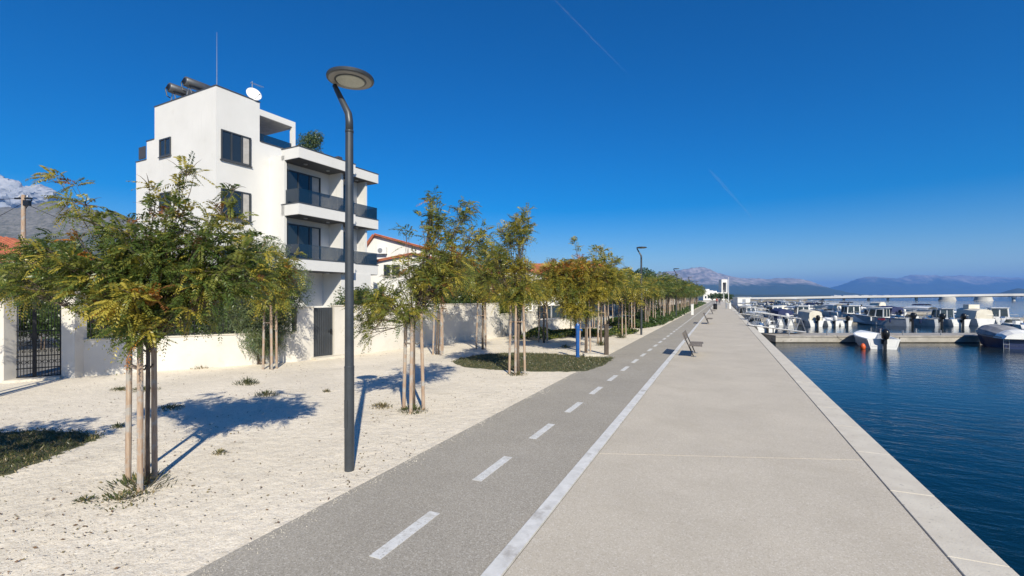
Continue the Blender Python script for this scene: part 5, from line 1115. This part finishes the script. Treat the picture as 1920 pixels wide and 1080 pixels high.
ridge('far_shore', 2600, [(1330, 552.5), (1380, 552.5), (1480, 552.5), (1530, 553), (1580, 554.2), (1640, 554.8), (1800, 554.6), (2100, 554.4)], 900, 12, noisy('wooded_shore', (.018, .035, .015), (.05, .065, .03), .03, .95), cols=160, rws=10, rough=.25, front=.2)
rs_ = rng(5); m = MB()
for k in range(150):
    px = rs_.uniform(1560, 2050); d = rs_.uniform(2250, 2330); w_ = rs_.uniform(4, 12); p = D(px, d); h = rs_.uniform(3, 8); m.box(p.x-w_, p.x+w_, p.y-5, p.y+5, -1, h-1)
tag(m.build('far_town', M['render']), 'line of tiny white houses on the far shore under the bridge', 'town', kind='stuff')

# ------------------------------------------------------------------ cloud and vapour trails
cm = noisy('cloud_white', (.26, .28, .31), (.38, .39, .42), .01, 1.0, 4, spec=0)
def cloud(px0, px1, pyb, tops, d, seed):
    bm = bmesh.new(); r = rng(seed)
    for px, py, s in tops:
        c = D(px, d+r.uniform(-60, 60), ZH(py, d)); bmesh.ops.create_icosphere(bm, subdivisions=5, radius=s, matrix=Matrix.Translation(c) @ Matrix.Scale(1.35, 4, (CA, SA, 0)))
    for v in bm.verts:
        q = v.co/60; v.co += Vector((noise.fractal(q, .9, 2, 5), noise.fractal(q+Vector((9, 3, 1)), .9, 2, 5), noise.fractal(q+Vector((4, 7, 2)), .9, 2, 5)))*22
    me = bpy.data.meshes.new('cloud'); bm.to_mesh(me); bm.free(); me.materials.append(cm); me.polygons.foreach_set('use_smooth', [True]*len(me.polygons)); o = bpy.data.objects.new('cloud', me); C.objects.link(o); return struct(o)
cloud(-200, 110, 385, [(-190, 350, 190), (-120, 340, 190), (-60, 348, 160), (-20, 352, 130), (12, 360, 120), (45, 376, 95), (75, 368, 85), (95, 380, 62), (112, 388, 42), (-80, 390, 200), (0, 400, 170), (60, 400, 100)], 4200, 3)
ct = mat('vapour_trail'); b = bsdf(ct); b.inputs['Base Color'].default_value = (.9, .9, .9, 1); b.inputs['Roughness'].default_value = 1
tc = N(ct, 'ShaderNodeTexCoord'); n_ = N(ct, 'ShaderNodeTexNoise', Scale=.012, Detail=5.0); L(ct, tc.outputs['Object'], n_.inputs['Vector']); mr = N(ct, 'ShaderNodeMapRange'); mr.inputs[1].default_value = .35; mr.inputs[2].default_value = .7; mr.inputs[3].default_value = .03; mr.inputs[4].default_value = .07; L(ct, n_.outputs[0], mr.inputs[0]); L(ct, mr.outputs[0], b.inputs['Alpha'])
for (xa, ya, xb, yb, lab, r1, r2) in [(1035, -5, 1180, 142, 'faint vapour trail high above the promenade', 8, 2), (1330, 318, 1413, 411, 'short vapour trail lower in the sky over the bay', 34, 12)]:
    Z = 3000; da = FPX*(Z-EYE)/(HY-ya); db = FPX*(Z-EYE)/(HY-yb); a = D(xa, da, Z); b2_ = D(xb, db, Z)
    m = MB(); m.tube([a.lerp(b2_, i/30)+Vector((rs_.uniform(-4, 4), rs_.uniform(-4, 4), 0)) for i in range(31)], [(r1*(1-i/30)+r2*i/30)*min(1, .15+i/5, .15+(30-i)/5)*rs_.uniform(.8, 1.2) for i in range(31)], 10); o = m.build('vapour_trail', ct, smooth=True); tag(o, lab, 'vapour trail')

# ------------------------------------------------------------------ haze
hz = mat('sea_haze'); hn = hz.node_tree; hn.nodes.remove(bsdf(hz)); pv = N(hz, 'ShaderNodeVolumePrincipled'); pv.inputs['Color'].default_value = (.16, .44, 1.0, 1); pv.inputs['Density'].default_value = HAZE if 'HAZE' in globals() else 1.0e-4; pv.inputs['Anisotropy'].default_value = .1
L(hn and hz, pv.outputs[0], hn.nodes['Material Output'].inputs['Volume'])
m = MB(); a = 16000; cx = cw(3500, 6000)
m.box(cx.x-a, cx.x+a, cx.y-a, cx.y+a, -7, 560); o = m.build('haze', hz); tag(o, kind='stuff'); o['label'] = 'thin blue sea haze over the bay and mountains'; o['category'] = 'haze'
